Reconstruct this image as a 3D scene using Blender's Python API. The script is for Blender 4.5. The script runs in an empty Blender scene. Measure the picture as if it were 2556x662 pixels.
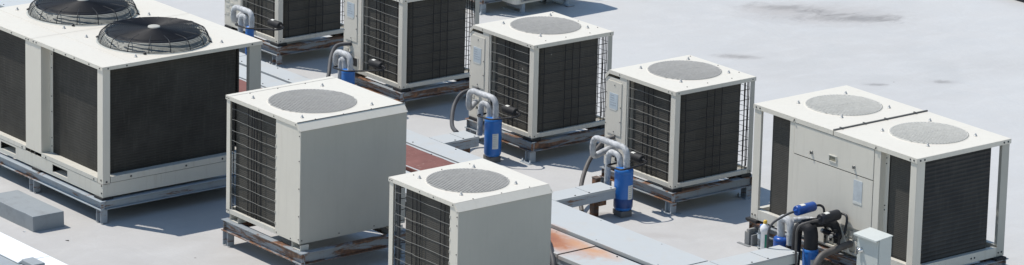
import bpy, bmesh, math, random
from mathutils import Vector, Matrix
random.seed(7)
scn = bpy.context.scene
col = scn.collection
PI = math.pi

# ------------------------------------------------------------------ materials
def new_mat(name):
    m = bpy.data.materials.new(name); m.use_nodes = True
    nt = m.node_tree
    return m, nt, nt.nodes, nt.links, nt.nodes['Principled BSDF']

def coords(nt, scale=(1, 1, 1), world=False):
    """object coordinates shifted per object so copies do not repeat"""
    N, L = nt.nodes, nt.links
    mp = N.new('ShaderNodeMapping'); mp.inputs['Scale'].default_value = scale
    if world:
        g = N.new('ShaderNodeNewGeometry'); L.new(g.outputs['Position'], mp.inputs['Vector'])
        return mp.outputs['Vector']
    tc = N.new('ShaderNodeTexCoord'); oi = N.new('ShaderNodeObjectInfo')
    mul = N.new('ShaderNodeVectorMath'); mul.operation = 'SCALE'; mul.inputs[0].default_value = (37, 19, 53)
    L.new(oi.outputs['Random'], mul.inputs['Scale'])
    L.new(tc.outputs['Object'], mp.inputs['Vector']); 
    ad = N.new('ShaderNodeVectorMath'); ad.operation = 'ADD'
    L.new(mp.outputs['Vector'], ad.inputs[0]); L.new(mul.outputs['Vector'], ad.inputs[1])
    return ad.outputs['Vector']

def noise(nt, vec, scale, detail=4, rough=.55, dist=0):
    n = nt.nodes.new('ShaderNodeTexNoise'); n.inputs['Scale'].default_value = scale
    n.inputs['Detail'].default_value = detail; n.inputs['Roughness'].default_value = rough
    n.inputs['Distortion'].default_value = dist
    nt.links.new(vec, n.inputs['Vector']); return n.outputs['Fac']

def ramp(nt, fac, stops):
    r = nt.nodes.new('ShaderNodeValToRGB'); e = r.color_ramp.elements
    while len(e) < len(stops): e.new(.5)
    for i, (p, c) in enumerate(stops):
        e[i].position = p; e[i].color = (*c, 1) if not isinstance(c, (int, float)) else (c, c, c, 1)
    nt.links.new(fac, r.inputs['Fac']); return r.outputs['Color']

def mix(nt, fac, a, b, mode='MIX'):
    m = nt.nodes.new('ShaderNodeMix'); m.data_type = 'RGBA'; m.blend_type = mode
    for s, v in ((m.inputs['Factor'], fac), (m.inputs['A'], a), (m.inputs['B'], b)):
        if isinstance(v, (int, float)): s.default_value = v
        elif isinstance(v, tuple): s.default_value = (*v, 1)
        else: nt.links.new(v, s)
    return m.outputs['Result']

def bump(nt, h, strength, dist=.002):
    b = nt.nodes.new('ShaderNodeBump'); b.inputs['Strength'].default_value = strength
    b.inputs['Distance'].default_value = dist; nt.links.new(h, b.inputs['Height'])
    nt.links.new(b.outputs['Normal'], nt.nodes['Principled BSDF'].inputs['Normal'])

def painted(name, base, dirt=(.42, .38, .32), dirt_amt=.35, rough=.45, rust=0.0, rust_thr=.62, streak=True, metal=0.0):
    m, nt, N, L, P = new_mat(name)
    v = coords(nt)
    n1 = noise(nt, v, 1.7, 5, .6)
    c = mix(nt, ramp(nt, n1, [(.35, 0.0), (.75, 1.0)]), base, tuple(x*.93 for x in base))
    vs = coords(nt, (14, 14, 1.2)) if streak else coords(nt, (5, 5, 5))
    n2 = noise(nt, vs, 1.6, 6, .65)
    f2 = ramp(nt, n2, [(.52, 0.0), (.78, dirt_amt)])
    c = mix(nt, f2, c, dirt)
    n4 = noise(nt, v, 60, 3, .6)
    f4 = ramp(nt, n4, [(.70, 0.0), (.76, .35*dirt_amt)])
    c = mix(nt, f4, c, tuple(x*.6 for x in dirt))
    if rust > 0:
        n3 = noise(nt, coords(nt, (1.3, 1.3, 13)), 1.5, 9, .72, .6)
        f3 = ramp(nt, n3, [(rust_thr, 0.0), (rust_thr+.05, rust)])
        n5 = noise(nt, v, 25, 4)
        rc = ramp(nt, n5, [(.3, (.05, .027, .018)), (.5, (.15, .065, .03)), (.72, (.30, .14, .06))])
        c = mix(nt, f3, c, rc)
    L.new(c, P.inputs['Base Color'])
    rr = ramp(nt, n1, [(.3, rough-.08), (.8, rough+.12)]); L.new(rr, P.inputs['Roughness'])
    P.inputs['Metallic'].default_value = metal
    bump(nt, noise(nt, v, 6, 3), .25, .004)
    return m

def plain(name, base, rough=.5, metal=0.0, var=.15, scale=20):
    m, nt, N, L, P = new_mat(name)
    n = noise(nt, coords(nt), scale, 4)
    c = mix(nt, ramp(nt, n, [(.35, 0.0), (.7, 1.0)]), base, tuple(max(0, x*(1-var)) for x in base))
    L.new(c, P.inputs['Base Color']); P.inputs['Roughness'].default_value = rough
    P.inputs['Metallic'].default_value = metal
    return m

def coil_mat(name, base, rib, strength, dust=(.2, .19, .17), spots=True, contrast=.3):
    """finned coil: fine horizontal tube rows plus dust and a few pale scuffs"""
    m, nt, N, L, P = new_mat(name)
    tc = N.new('ShaderNodeTexCoord')
    w = N.new('ShaderNodeTexWave'); w.wave_type = 'BANDS'; w.bands_direction = 'Z'
    w.inputs['Scale'].default_value = 1/rib*.31416*1.0
    w.inputs['Distortion'].default_value = .25; w.inputs['Detail'].default_value = 1
    L.new(tc.outputs['Object'], w.inputs['Vector'])
    v = coords(nt)
    c = mix(nt, w.outputs['Fac'], tuple(x*(1-contrast) for x in base), tuple(x*(1+contrast) for x in base))
    c = mix(nt, ramp(nt, noise(nt, v, 2.2, 6, .6), [(.4, 0.0), (.8, .2)]), c, dust)
    c = mix(nt, ramp(nt, noise(nt, coords(nt, (30, 30, 3)), 1.5, 4, .6), [(.52, 0.0), (.8, .13)]), c, dust)
    if spots:
        vo = N.new('ShaderNodeTexVoronoi'); vo.inputs['Scale'].default_value = 3.1
        L.new(coords(nt, (1, 1, .55)), vo.inputs['Vector'])
        nb = noise(nt, v, 40, 3, .7)
        mm = N.new('ShaderNodeMath'); mm.operation = 'MULTIPLY_ADD'
        L.new(nb, mm.inputs[0]); mm.inputs[1].default_value = .09; L.new(vo.outputs['Distance'], mm.inputs[2])
        c = mix(nt, ramp(nt, mm.outputs[0], [(.058, .75), (.075, 0.0)]), c, (.42, .41, .38))
    L.new(c, P.inputs['Base Color']); P.inputs['Roughness'].default_value = .62
    P.inputs['Specular IOR Level'].default_value = .3
    bump(nt, w.outputs['Fac'], strength, rib*.25)
    return m

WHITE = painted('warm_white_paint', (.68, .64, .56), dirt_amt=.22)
CREAM = painted('aged_cream_paint', (.60, .58, .52), dirt=(.36, .31, .22), dirt_amt=.4)
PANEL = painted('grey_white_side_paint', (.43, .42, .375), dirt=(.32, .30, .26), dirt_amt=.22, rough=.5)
STEEL = painted('blue_grey_steel_paint', (.27, .30, .325), dirt=(.22, .17, .12), dirt_amt=.5, rough=.5, rust=.95, rust_thr=.475)
STEELC = painted('blue_grey_steel_paint_clean', (.33, .37, .405), dirt=(.25, .2, .15), dirt_amt=.4, rough=.5, rust=.9, rust_thr=.555)
RUSTY = painted('rusted_steel', (.13, .10, .085), dirt=(.10, .06, .04), dirt_amt=.8, rough=.8, rust=1.0, rust_thr=.45)
TRAY = painted('pale_blue_tray_paint', (.49, .51, .51), dirt=(.50, .44, .36), dirt_amt=.35, rough=.5, streak=False)
CABINET = painted('pale_grey_cabinet_paint', (.56, .585, .555), dirt_amt=.15, rough=.4)
RUBBER = plain('black_rubber', (.018, .018, .02), .7)
INNER = plain('dark_inner_metal', (.10, .10, .10), .6)
BLACKM = plain('black_coated_wire', (.008, .008, .011), .5)
NAVY = plain('black_navy_coating', (.008, .010, .017), .5)
GUARDW = plain('grille_wire_coating', (.38, .37, .35), .55)
GUARDL = plain('pale_grille_wire_coating', (.52, .51, .47), .55)
SHADEW_BEND = plain('shaded_wire_and_dark_bend', (.015, .015, .015), .5, 0)  # guard wire with shade put into its colour; also the coil return bends
LITW = plain('sunlit_guard_wire', (.21, .21, .20), .45, .1)  # same guard wire with sunlight put into its colour
SCREW = plain('zinc_fastener', (.5, .5, .49), .45, .3)
DARKSCREW = plain('dark_fastener', (.08, .08, .08), .5, .5)
CHROME = plain('chrome', (.75, .75, .75), .12, 1.0)
BLUE = painted('blue_tank_enamel', (.02, .15, .48), dirt=(.05, .12, .25), dirt_amt=.25, rough=.36)
BLUED2 = plain('dark_blue_lower_paint', (.010, .055, .21), .4)
BLUED = plain('dark_blue_enamel', (.012, .075, .33), .32)
FOAM = plain('black_foam_insulation', (.013, .013, .016), .75)
HOSE = plain('grey_brown_conduit', (.115, .105, .098), .6, 0, .35, 12)
HOSED = plain('dark_grey_conduit', (.07, .07, .075), .6, 0, .3, 12)
COLLAR = plain('grey_green_collar_paint', (.42, .43, .40), .6)
DGREY = painted('grey_weathered_block', (.20, .21, .215), dirt_amt=.5, rough=.8, streak=False)
PAPER = plain('paper_label', (.66, .66, .62), .6, 0, .1, 30)
STICK = plain('faded_blue_label', (.50, .56, .60), .55, 0, .12, 30)
PRINT = plain('label_print', (.36, .38, .41), .6)
CONC = painted('grey_coated_concrete', (.30, .33, .35), dirt=(.22, .22, .2), dirt_amt=.5, rough=.8, streak=False)
DCONC = painted('dark_weathered_concrete', (.16, .155, .15), dirt=(.07, .06, .05), dirt_amt=.8, rough=.9, streak=False)
COIL = coil_mat('black_finned_coil', (.058, .054, .047), .017, .3, contrast=.18)
COILW = coil_mat('wide_ribbed_coil', (.027, .0275, .028), .038, .8, contrast=.25)
COILE = coil_mat('fine_black_coil', (.025, .0235, .0205), .026, .3, contrast=.15)
YELLOW = plain('yellow_cap_plastic', (.75, .48, .06), .4)
WHITEPL = plain('white_plastic', (.82, .83, .84), .35)
GREENPR = plain('green_print', (.02, .25, .17), .5)
BLUEPL = plain('blue_cap_plastic', (.02, .16, .55), .4)
BLADE = plain('grey_fan_plastic', (.16, .16, .155), .5)

def wrap_mat():
    m, nt, N, L, P = new_mat('white_pipe_wrap')
    v = coords(nt)
    n = noise(nt, v, 9, 5, .6)
    c = ramp(nt, n, [(.3, (.34, .345, .355)), (.5, (.47, .48, .49)), (.75, (.57, .575, .585))])
    c = mix(nt, ramp(nt, noise(nt, v, 70, 2), [(.66, 0.0), (.72, .45)]), c, (.35, .34, .33))
    L.new(c, P.inputs['Base Color']); P.inputs['Roughness'].default_value = .55
    w = N.new('ShaderNodeTexWave'); w.inputs['Scale'].default_value = 9; w.inputs['Distortion'].default_value = 6
    w.bands_direction = 'DIAGONAL'; L.new(v, w.inputs['Vector'])
    bump(nt, w.outputs['Fac'], .6, .006)
    return m
WRAP = wrap_mat()
def panel_dents():
    nt = PANEL.node_tree; P = nt.nodes['Principled BSDF']; b = P.inputs['Normal'].links[0].from_node
    b.inputs['Strength'].default_value = .5; b.inputs['Distance'].default_value = .012
panel_dents()

def clear_mat():
    m, nt, N, L, P = new_mat('clear_bottle_plastic')
    P.inputs['Base Color'].default_value = (.8, .86, .9, 1); P.inputs['Roughness'].default_value = .12
    P.inputs['Transmission Weight'].default_value = .85; P.inputs['IOR'].default_value = 1.2
    return m
CLEAR = clear_mat()

def brown_mat():
    m, nt, N, L, P = new_mat('red_brown_primer')
    v = coords(nt, world=True)
    n = noise(nt, v, 2.5, 6, .65, .5)
    c = ramp(nt, n, [(.3, (.15, .055, .045)), (.55, (.21, .085, .07)), (.8, (.28, .13, .10))])
    c = mix(nt, ramp(nt, noise(nt, v, 30, 4), [(.62, 0.0), (.7, .5)]), c, (.34, .25, .2))
    L.new(c, P.inputs['Base Color']); P.inputs['Roughness'].default_value = .75
    bump(nt, n, .3, .004)
    return m
BROWN = brown_mat()

def blob(nt, vec, cx, cy, rx, ry, soft, nz, namt, rot=50):
    """mask: 1 inside an uneven ellipse on the roof, in roof coordinates"""
    N, L = nt.nodes, nt.links
    s = N.new('ShaderNodeVectorMath'); s.operation = 'SUBTRACT'; s.inputs[1].default_value = (cx, cy, 0); L.new(vec, s.inputs[0])
    r = N.new('ShaderNodeVectorRotate'); r.rotation_type = 'Z_AXIS'; r.inputs['Angle'].default_value = -math.radians(rot)
    L.new(s.outputs['Vector'], r.inputs['Vector'])
    d = N.new('ShaderNodeVectorMath'); d.operation = 'DIVIDE'; d.inputs[1].default_value = (rx, ry, 1e6); L.new(r.outputs['Vector'], d.inputs[0])
    ln = N.new('ShaderNodeVectorMath'); ln.operation = 'LENGTH'; L.new(d.outputs['Vector'], ln.inputs[0])
    a = N.new('ShaderNodeMath'); a.operation = 'MULTIPLY_ADD'; L.new(nz, a.inputs[0]); a.inputs[1].default_value = namt
    L.new(ln.outputs['Value'], a.inputs[2])
    b = N.new('ShaderNodeMath'); b.operation = 'SUBTRACT'; L.new(a.outputs[0], b.inputs[0]); b.inputs[1].default_value = namt*.5
    return ramp(nt, b.outputs[0], [(1-soft if soft < 1 else 0, 1.0), (1.0, 0.0)])

def roof_mat():
    m, nt, N, L, P = new_mat('roof_membrane')
    g = N.new('ShaderNodeNewGeometry'); v = g.outputs['Position']
    mp = N.new('ShaderNodeMapping'); mp.inputs['Rotation'].default_value = (0, 0, math.radians(-38)); mp.inputs['Scale'].default_value = (1, .45, 1)
    L.new(v, mp.inputs['Vector']); vr = mp.outputs['Vector']
    n1 = noise(nt, v, .33, 5, .55, .6)
    c = ramp(nt, n1, [(.32, (.405, .395, .38)), (.5, (.46, .455, .445)), (.7, (.51, .51, .50))])
    n2 = noise(nt, v, 1.6, 8, .62, 1.0)
    c = mix(nt, ramp(nt, n2, [(.47, 0.0), (.70, .42)]), c, (.45, .44, .43))
    n2b = noise(nt, vr, 4.5, 7, .68, .4)
    c = mix(nt, ramp(nt, n2b, [(.48, 0.0), (.75, .36)]), c, (.60, .605, .60))
    # far side of the roof is cleaner and brighter, traffic area between the units dustier
    sx = N.new('ShaderNodeSeparateXYZ'); L.new(v, sx.inputs[0])
    mr = N.new('ShaderNodeMapRange'); mr.inputs['From Min'].default_value = -1.5; mr.inputs['From Max'].default_value = 2.5; L.new(sx.outputs['Y'], mr.inputs['Value'])
    c = mix(nt, mr.outputs['Result'], mix(nt, .35, c, (.45, .435, .42)), mix(nt, .4, c, (.515, .515, .51)))
    n3 = noise(nt, v, 9, 7, .7, .8)
    n3s = noise(nt, vr, 6, 9, .75, .8)
    stain = (.36, .335, .32); dark = (.20, .185, .175)
    for cx, cy, rx, ry, s, amt, col_ in ((-4.85, 6.3, 1.2, .65, .6, .7, stain), (-5.3, 6.0, .5, .25, .6, .5, stain), (-3.97, 4.29, .34, .17, .7, .45, stain),
                                   (-1.97, 5.44, .22, .12, .7, .35, stain), (-2.3, 4.75, .2, .1, .7, .35, stain), (-6.6, 7.2, 1.2, .35, .7, .35, stain),
                                   (.35, -.62, .5, .12, .6, .5, stain), (-.3, -.5, .28, .12, .6, .8, dark), (-3.9, -3.9, 1.1, .3, .8, .2, stain)):
        f = blob(nt, v, cx, cy, rx, ry, s, n3, 1.0)
        f = mix(nt, 1.0, f, (amt*.75,)*3, 'MULTIPLY')
        c = mix(nt, f, c, col_)
    for cx, cy, rx, ry in ((-5.28, 6.2, .34, .09), (-4.95, 6.33, .22, .07), (-4.55, 6.42, .42, .10), (-4.38, 6.72, .24, .11), (-3.95, 4.30, .2, .05), (-1.98, 5.43, .1, .035), (-2.3, 4.77, .1, .03)):
        f = blob(nt, v, cx, cy, rx*1.5, ry*2.2, .9, n3s, 3.6)
        f = mix(nt, 1.0, f, (.5,)*3, 'MULTIPLY')
        c = mix(nt, f, c, (.17, .16, .155))
    c = mix(nt, ramp(nt, noise(nt, v, 38, 5, .7), [(.45, 0.0), (.75, .22)]), c, (.37, .365, .355))
    # small specks of grit and trowel scratches
    vo = N.new('ShaderNodeTexVoronoi'); vo.inputs['Scale'].default_value = 1.5; vo.inputs['Randomness'].default_value = 1; L.new(v, vo.inputs['Vector'])
    c = mix(nt, ramp(nt, vo.outputs['Distance'], [(.014, .8), (.02, 0.0)]), c, (.12, .10, .09))
    vo2 = N.new('ShaderNodeTexVoronoi'); vo2.inputs['Scale'].default_value = .9; L.new(mp.outputs['Vector'], vo2.inputs['Vector'])
    c = mix(nt, ramp(nt, vo2.outputs['Distance'], [(.010, .9), (.015, 0.0)]), c, (.85, .85, .85))
    L.new(c, P.inputs['Base Color'])
    L.new(ramp(nt, n2, [(.3, .5), (.7, .75)]), P.inputs['Roughness'])
    hb_ = mix(nt, .5, n2, noise(nt, v, .9, 3), 'ADD')
    bump(nt, hb_, .35, .02)
    return m
ROOF = roof_mat()

def tray_rust_mat():
    """pale tray paint with the orange rust patches seen on the lids"""
    m = TRAY.copy(); m.name = 'pale_blue_tray_paint_with_rust'
    nt = m.node_tree; N, L = nt.nodes, nt.links; P = N['Principled BSDF']
    src = P.inputs['Base Color'].links[0].from_socket
    g = N.new('ShaderNodeNewGeometry'); v = g.outputs['Position']
    nz = noise(nt, v, 4.5, 7, .65, .4)
    c = src
    for cx, cy, rx, ry, s, amt, cc in ((.40, -1.95, .95, .28, .6, 1.0, (.46, .20, .09)), (.32, -1.96, .62, .18, .6, .85, (.27, .10, .06)),
                                       (1.05, -1.82, .40, .13, .8, .95, (.55, .30, .16)), (-7.1, -1.0, .7, .13, .9, .6, (.55, .33, .17)), (2.6, -1.9, .5, .2, .9, .25, (.55, .4, .3))):
        f = blob(nt, v, cx, cy, rx, ry, s, nz, 1.1, 0)
        f = mix(nt, 1.0, f, (amt,)*3, 'MULTIPLY'); c = mix(nt, f, c, cc)
    L.new(c, P.inputs['Base Color'])
    return m
TRAYR = tray_rust_mat()

# ------------------------------------------------------------------ mesh helpers
class MB:
    def __init__(s): s.v = []; s.f = []; s.m = []; s.sm = []
    def add(s, vs, fs, mi=0, smooth=False):
        o = len(s.v); s.v += [tuple(v) for v in vs]
        for f in fs: s.f.append(tuple(o+i for i in f)); s.m.append(mi); s.sm.append(smooth)
        return s
    def box(s, a, b, mi=0, M=None):
        x0, y0, z0 = [min(p, q) for p, q in zip(a, b)]; x1, y1, z1 = [max(p, q) for p, q in zip(a, b)]
        vs = [(x0,y0,z0),(x1,y0,z0),(x1,y1,z0),(x0,y1,z0),(x0,y0,z1),(x1,y0,z1),(x1,y1,z1),(x0,y1,z1)]
        if M: vs = [tuple(M @ Vector(v)) for v in vs]
        return s.add(vs, [(0,3,2,1),(4,5,6,7),(0,1,5,4),(1,2,6,5),(2,3,7,6),(3,0,4,7)], mi)
    def prism(s, poly, axis, a, b, mi=0):
        """poly: 2-D outline extruded along axis from a to b"""
        def P(p, t):
            if axis == 'x': return (t, p[0], p[1])
            if axis == 'y': return (p[0], t, p[1])
            return (p[0], p[1], t)
        n = len(poly); vs = [P(p, a) for p in poly]+[P(p, b) for p in poly]
        fs = [tuple(range(n)), tuple(range(2*n-1, n-1, -1))]+[(i, i+n, (i+1) % n+n, (i+1) % n) for i in range(n)]
        return s.add(vs, fs, mi)
    def tube(s, pts, r, seg=10, mi=0, ripple=0, close=True, rr=None):
        pts = [Vector(p) for p in pts]; n = len(pts); vs = []; fs = []
        up = Vector((0, 0, 1)); prev = None
        for i, p in enumerate(pts):
            t = (pts[min(i+1, n-1)]-pts[max(i-1, 0)]).normalized()
            if prev is None:
                a = t.cross(up)
                if a.length < .1: a = t.cross(Vector((0, 1, 0)))
                a.normalize()
            else: a = (prev-t*prev.dot(t)).normalized()
            prev = a; b = t.cross(a)
            rad = (rr[i] if rr else r)*(1+ripple*random.uniform(-1, 1))
            for k in range(seg):
                an = 2*PI*k/seg; vs.append(p+(a*math.cos(an)+b*math.sin(an))*rad)
        for i in range(n-1):
            for k in range(seg):
                fs.append((i*seg+k, i*seg+(k+1) % seg, (i+1)*seg+(k+1) % seg, (i+1)*seg+k))
        s.add(vs, fs, mi, True)
        if close: s.add(vs[:seg], [tuple(range(seg-1, -1, -1))], mi); s.add(vs[-seg:], [tuple(range(seg))], mi)
        return s
    def lathe(s, prof, c, seg=32, mi=0, axis='z', smooth=True, caps=False):
        vs = []; n = len(prof)
        for r, z in prof:
            for k in range(seg):
                a = 2*PI*k/seg; x, y = r*math.cos(a), r*math.sin(a)
                if axis == 'z': vs.append((c[0]+x, c[1]+y, c[2]+z))
                elif axis == 'y': vs.append((c[0]+x, c[1]+z, c[2]-y))
                else: vs.append((c[0]+z, c[1]+x, c[2]+y))
        fs = [(i*seg+k, i*seg+(k+1) % seg, (i+1)*seg+(k+1) % seg, (i+1)*seg+k) for i in range(n-1) for k in range(seg)]
        s.add(vs, fs, mi, smooth)
        if caps:
            s.add(vs[:seg], [tuple(range(seg-1, -1, -1))], mi); s.add(vs[-seg:], [tuple(range(seg))], mi)
        return s
    def ring(s, c, R, r, seg=64, q=5, mi=0):
        vs = []; fs = []
        for i in range(seg):
            a = 2*PI*i/seg
            for k in range(q):
                b = 2*PI*k/q; rad = R+r*math.cos(b)
                vs.append((c[0]+rad*math.cos(a), c[1]+rad*math.sin(a), c[2]+r*math.sin(b)))
        for i in range(seg):
            for k in range(q):
                fs.append((i*q+k, ((i+1) % seg)*q+k, ((i+1) % seg)*q+(k+1) % q, i*q+(k+1) % q))
        return s.add(vs, fs, mi, True)
    def build(s, name, mats, parent=None, bevel=0, loc=None):
        me = bpy.data.meshes.new(name); me.from_pydata(s.v, [], s.f)
        if not isinstance(mats, (list, tuple)): mats = [mats]
        for m in mats: me.materials.append(m)
        for i, p in enumerate(me.polygons): p.material_index = s.m[i]; p.use_smooth = s.sm[i]
        bm = bmesh.new(); bm.from_mesh(me); bmesh.ops.recalc_face_normals(bm, faces=bm.faces); bm.to_mesh(me); bm.free()
        o = bpy.data.objects.new(name, me); col.objects.link(o)
        if parent: o.parent = parent
        if loc: o.location = loc
        if bevel:
            b = o.modifiers.new('bevel', 'BEVEL'); b.width = bevel; b.segments = 2; b.limit_method = 'ANGLE'; b.angle_limit = math.radians(40)
        return o

def smooth_path(pts, rad=.06, seg=6):
    """polyline with rounded corners"""
    P = [Vector(p) for p in pts]; out = [P[0]]
    for i in range(1, len(P)-1):
        a, b, c = P[i-1], P[i], P[i+1]
        d1 = min(rad, (a-b).length*.48); d2 = min(rad, (c-b).length*.48)
        p1 = b+(a-b).normalized()*d1; p2 = b+(c-b).normalized()*d2
        for k in range(seg+1):
            t = k/seg; out.append(p1*(1-t)**2+b*2*t*(1-t)+p2*t*t)
    out.append(P[-1])
    res = [out[0]]
    for p in out[1:]:
        n = max(1, int((p-res[-1]).length/.03)); s = res[-1].copy()
        for k in range(1, n+1): res.append(s.lerp(p, k/n))
    return res

def spline(pts, n=8):
    P = [Vector(p) for p in pts]; out = []
    for i in range(len(P)-1):
        p0 = P[max(i-1, 0)]; p1 = P[i]; p2 = P[i+1]; p3 = P[min(i+2, len(P)-1)]
        for k in range(n):
            t = k/n
            out.append(.5*((2*p1)+(p2-p0)*t+(2*p0-5*p1+4*p2-p3)*t*t+(3*p1-p0-3*p2+p3)*t**3))
    out.append(P[-1]); return out

def tag(o, label=None, cat=None, group=None, kind=None):
    if label: o['label'] = label
    if cat: o['category'] = cat
    if group: o['group'] = group
    if kind: o['kind'] = kind
    return o
def thing(name, label, cat, loc=(0, 0, 0), group=None, rz=0):
    o = bpy.data.objects.new(name, None); col.objects.link(o); o.location = loc; o.rotation_euler = (0, 0, rz)
    o.empty_display_size = .1
    return tag(o, label, cat, group)
def copy_tree(o, parent=None):
    c = o.copy(); col.objects.link(c); c.parent = parent
    for ch in [x for x in bpy.data.objects if x.parent == o]: copy_tree(ch, c)
    return c
def dup(root, loc, label, group=None):
    c = copy_tree(root); c.location = loc; c['label'] = label
    if group: c['group'] = group
    return c

# ------------------------------------------------------------------ condenser pieces
def lid_sheet(mb, x0, x1, y0, y1, z, c, r, seg=64, mi=0, depth=.035, collar=True):
    """flat lid panel x0..x1, y0..y1 at height z with a round fan opening"""
    angs = [2*PI*k/seg for k in range(seg)]
    for (px, py) in ((x0, y0), (x1, y0), (x1, y1), (x0, y1)): angs.append(math.atan2(py-c[1], px-c[0]) % (2*PI))
    angs = sorted(angs); A = []; B = []
    for a in angs:
        dx, dy = math.cos(a), math.sin(a); ts = []
        if dx > 1e-9: ts.append((x1-c[0])/dx)
        if dx < -1e-9: ts.append((x0-c[0])/dx)
        if dy > 1e-9: ts.append((y1-c[1])/dy)
        if dy < -1e-9: ts.append((y0-c[1])/dy)
        t = min(ts); A.append((c[0]+dx*r, c[1]+dy*r, z)); B.append((c[0]+dx*t, c[1]+dy*t, z))
    n = len(angs)
    R1 = [(c[0]+(a[0]-c[0])*1.035, c[1]+(a[1]-c[1])*1.035, z) for a in A]
    # slightly rolled rim, then collar going down
    rim = [(a[0], a[1], z+.004) for a in A]; low = [(a[0], a[1], z-depth) for a in A]
    vs = B+R1+rim+low
    fs = []
    for i in range(n):
        j = (i+1) % n
        fs += [(i, j, n+j, n+i), (n+i, n+j, 2*n+j, 2*n+i)]
        if collar: fs.append((2*n+i, 2*n+j, 3*n+j, 3*n+i))
    mb.add(vs, fs, mi)
    # underside so the sheet has thickness
    vs2 = [(p[0], p[1], z-.004) for p in B]+[(p[0], p[1], z-.004) for p in A]
    mb.add(vs2, [(n+i, n+(i+1) % n, (i+1) % n, i) for i in range(n)], mi)

def fan_grille(parent, c, z, r, mat=None):
    mb = MB(); s = .027; k = int(r/s)
    for i in range(-k, k+1):
        y = i*s; h = math.sqrt(max(r*r-y*y, 1e-6))
        if h < .03: continue
        pts = []
        n = 14
        for j in range(n+1):
            x = -h+2*h*j/n
            pts.append((c[0]+x, c[1]+y+.0012*math.sin(j*1.7+i*.35), z+.004+.006*(1-(x*x+y*y)/(r*r))))
        mb.tube(pts, .0064, 6, close=False)
    for i in (-1, 0, 1):
        x = i*.17; h = math.sqrt(max(r*r-x*x, 1e-6))
        mb.tube([(c[0]+x, c[1]-h+2*h*j/8, z+.001+.012*(1-((-h+2*h*j/8)**2+x*x)/(r*r))) for j in range(9)], .003, 4, close=False)
    mb.ring((c[0], c[1], z+.005), r-.004, .0045, 64, 5)
    mb.build('fan_grille', mat or GUARDW, parent)

def fan(parent, c, z, r):
    mb = MB(); nb = 4
    for b in range(nb):
        a0 = 2*PI*b/nb+.4; vs = []; fs = []; ni, nj = 5, 8
        for i in range(ni+1):
            rad = .08+(r-.1)*i/ni
            for j in range(nj+1):
                a = a0+(.95+.15*i/ni)*(j/nj-.5)+.25*i/ni
                vs.append((c[0]+rad*math.cos(a), c[1]+rad*math.sin(a), z-.10+.07*(j/nj-.5)))
        for i in range(ni):
            for j in range(nj): fs.append((i*(nj+1)+j, i*(nj+1)+j+1, (i+1)*(nj+1)+j+1, (i+1)*(nj+1)+j))
        mb.add(vs, fs, 0, True)
    mb.lathe([(0, .0), (.07, 0), (.09, -.03), (.09, -.11), (0, -.11)], (c[0], c[1], z-.05), 24)
    o = mb.build('fan', BLADE, parent)
    sd = o.modifiers.new('thickness', 'SOLIDIFY'); sd.thickness = .004

def nut(parent, x, y, z, name='bolt'):
    mb = MB()
    mb.lathe([(.0005, .0), (.018, 0), (.017, .004), (.011, .005), (.011, .015), (.006, .018), (.006, .026), (.0005, .027)], (x, y, z), 10)
    mb.build(name, SCREW, parent)

_scr = {}
def screws(parent, pts, r=.006, mat=DARKSCREW, name='screw'):
    """little pan heads, one object each, sharing meshes: (x,y,z,axis,sign)"""
    for x, y, z, ax, sg in pts:
        k = (ax, sg, r, mat.name)
        if k in _scr:
            o = _scr[k].copy(); col.objects.link(o); o.parent = parent; o.location = (x, y, z)
        else:
            mb = MB(); mb.lathe([(r, 0), (r*.9, sg*.004), (r*.4, sg*.006), (0.0005, sg*.0062)], (0, 0, 0), 8, 0, ax)
            o = mb.build(name, mat, parent, 0, (x, y, z)); _scr[k] = o

def wire_guard(parent, axis, a0, a1, off, z0, z1, verts, pitch=.098, wob=.0012, name='wire_guard'):
    """horizontal wires coloured as sunlit in front and shaded elsewhere, dark vertical wires in plane axis=off"""
    mb = MB()
    def P(t, z, d=0): return (t, off+d, z) if axis == 'x' else (off+d, t, z)
    z = z1-.075; i = 0
    while z > z0+.02:
        n = 26; ph = random.uniform(0, 6)
        kink = random.uniform(.15, .45)
        pts = []
        for k in range(n+1):
            u = k/n
            w = wob*(math.sin(u*11+ph)+.6*math.sin(u*23+ph*2))*(1.4-u)+.004*math.exp(-((u-kink)/.06)**2)*random.choice((0, 1, 1))
            pts.append(P(a0+(a1-a0)*u, z+w, 0.002*math.sin(u*9+ph)))
        mb.tube(pts, .0022 if axis == 'x' else .0034, 5, 0, close=False); z -= pitch; i += 1
    for t in verts:
        pts = [P(t+.002*math.sin(k*1.3+t*9), z0+(z1-z0)*k/8, .008 if axis == 'x' else -.008) for k in range(9)]
        mb.tube(pts, .0046, 5, 1, close=False)
    mb.build(name, [LITW if axis == 'x' and off < .1 and a0 < -.5 and off > 0 else SHADEW_BEND, BLACKM], parent)  # one kind of wire: sun painted on front guards, shade on the others

def coil_block(mb, x0, x1, y0, y1, z0, z1, rc=.03):
    """finned slab with rounded upright edges"""
    poly = []
    for cx, cy, s in ((x1-rc, y1-rc, 0), (x0+rc, y1-rc, 1), (x0+rc, y0+rc, 2), (x1-rc, y0+rc, 3)):
        for k in range(4):
            a = PI/2*(s+k/3); poly.append((cx+rc*math.cos(a), cy+rc*math.sin(a)))
    mb.prism(poly, 'z', z0, z1)

def label_part(parent, axis, a0, a1, off, z0, z1, mat=STICK, name='label', rows=5):
    sg = -1
    mb = MB()
    if axis == 'x':
        mb.box((a0, off-.003, z0), (a1, off, z1))
        for k in range(rows):
            zz = z1-(k+1)*(z1-z0)/(rows+1.5)
            mb.box((a0+.012, off-.0045, zz), (a0+(a1-a0)*random.uniform(.5, .85), off-.003, zz+.004), 1)
    o = mb.build(name, [mat, PRINT if rows else mat], parent)
    return o

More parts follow.
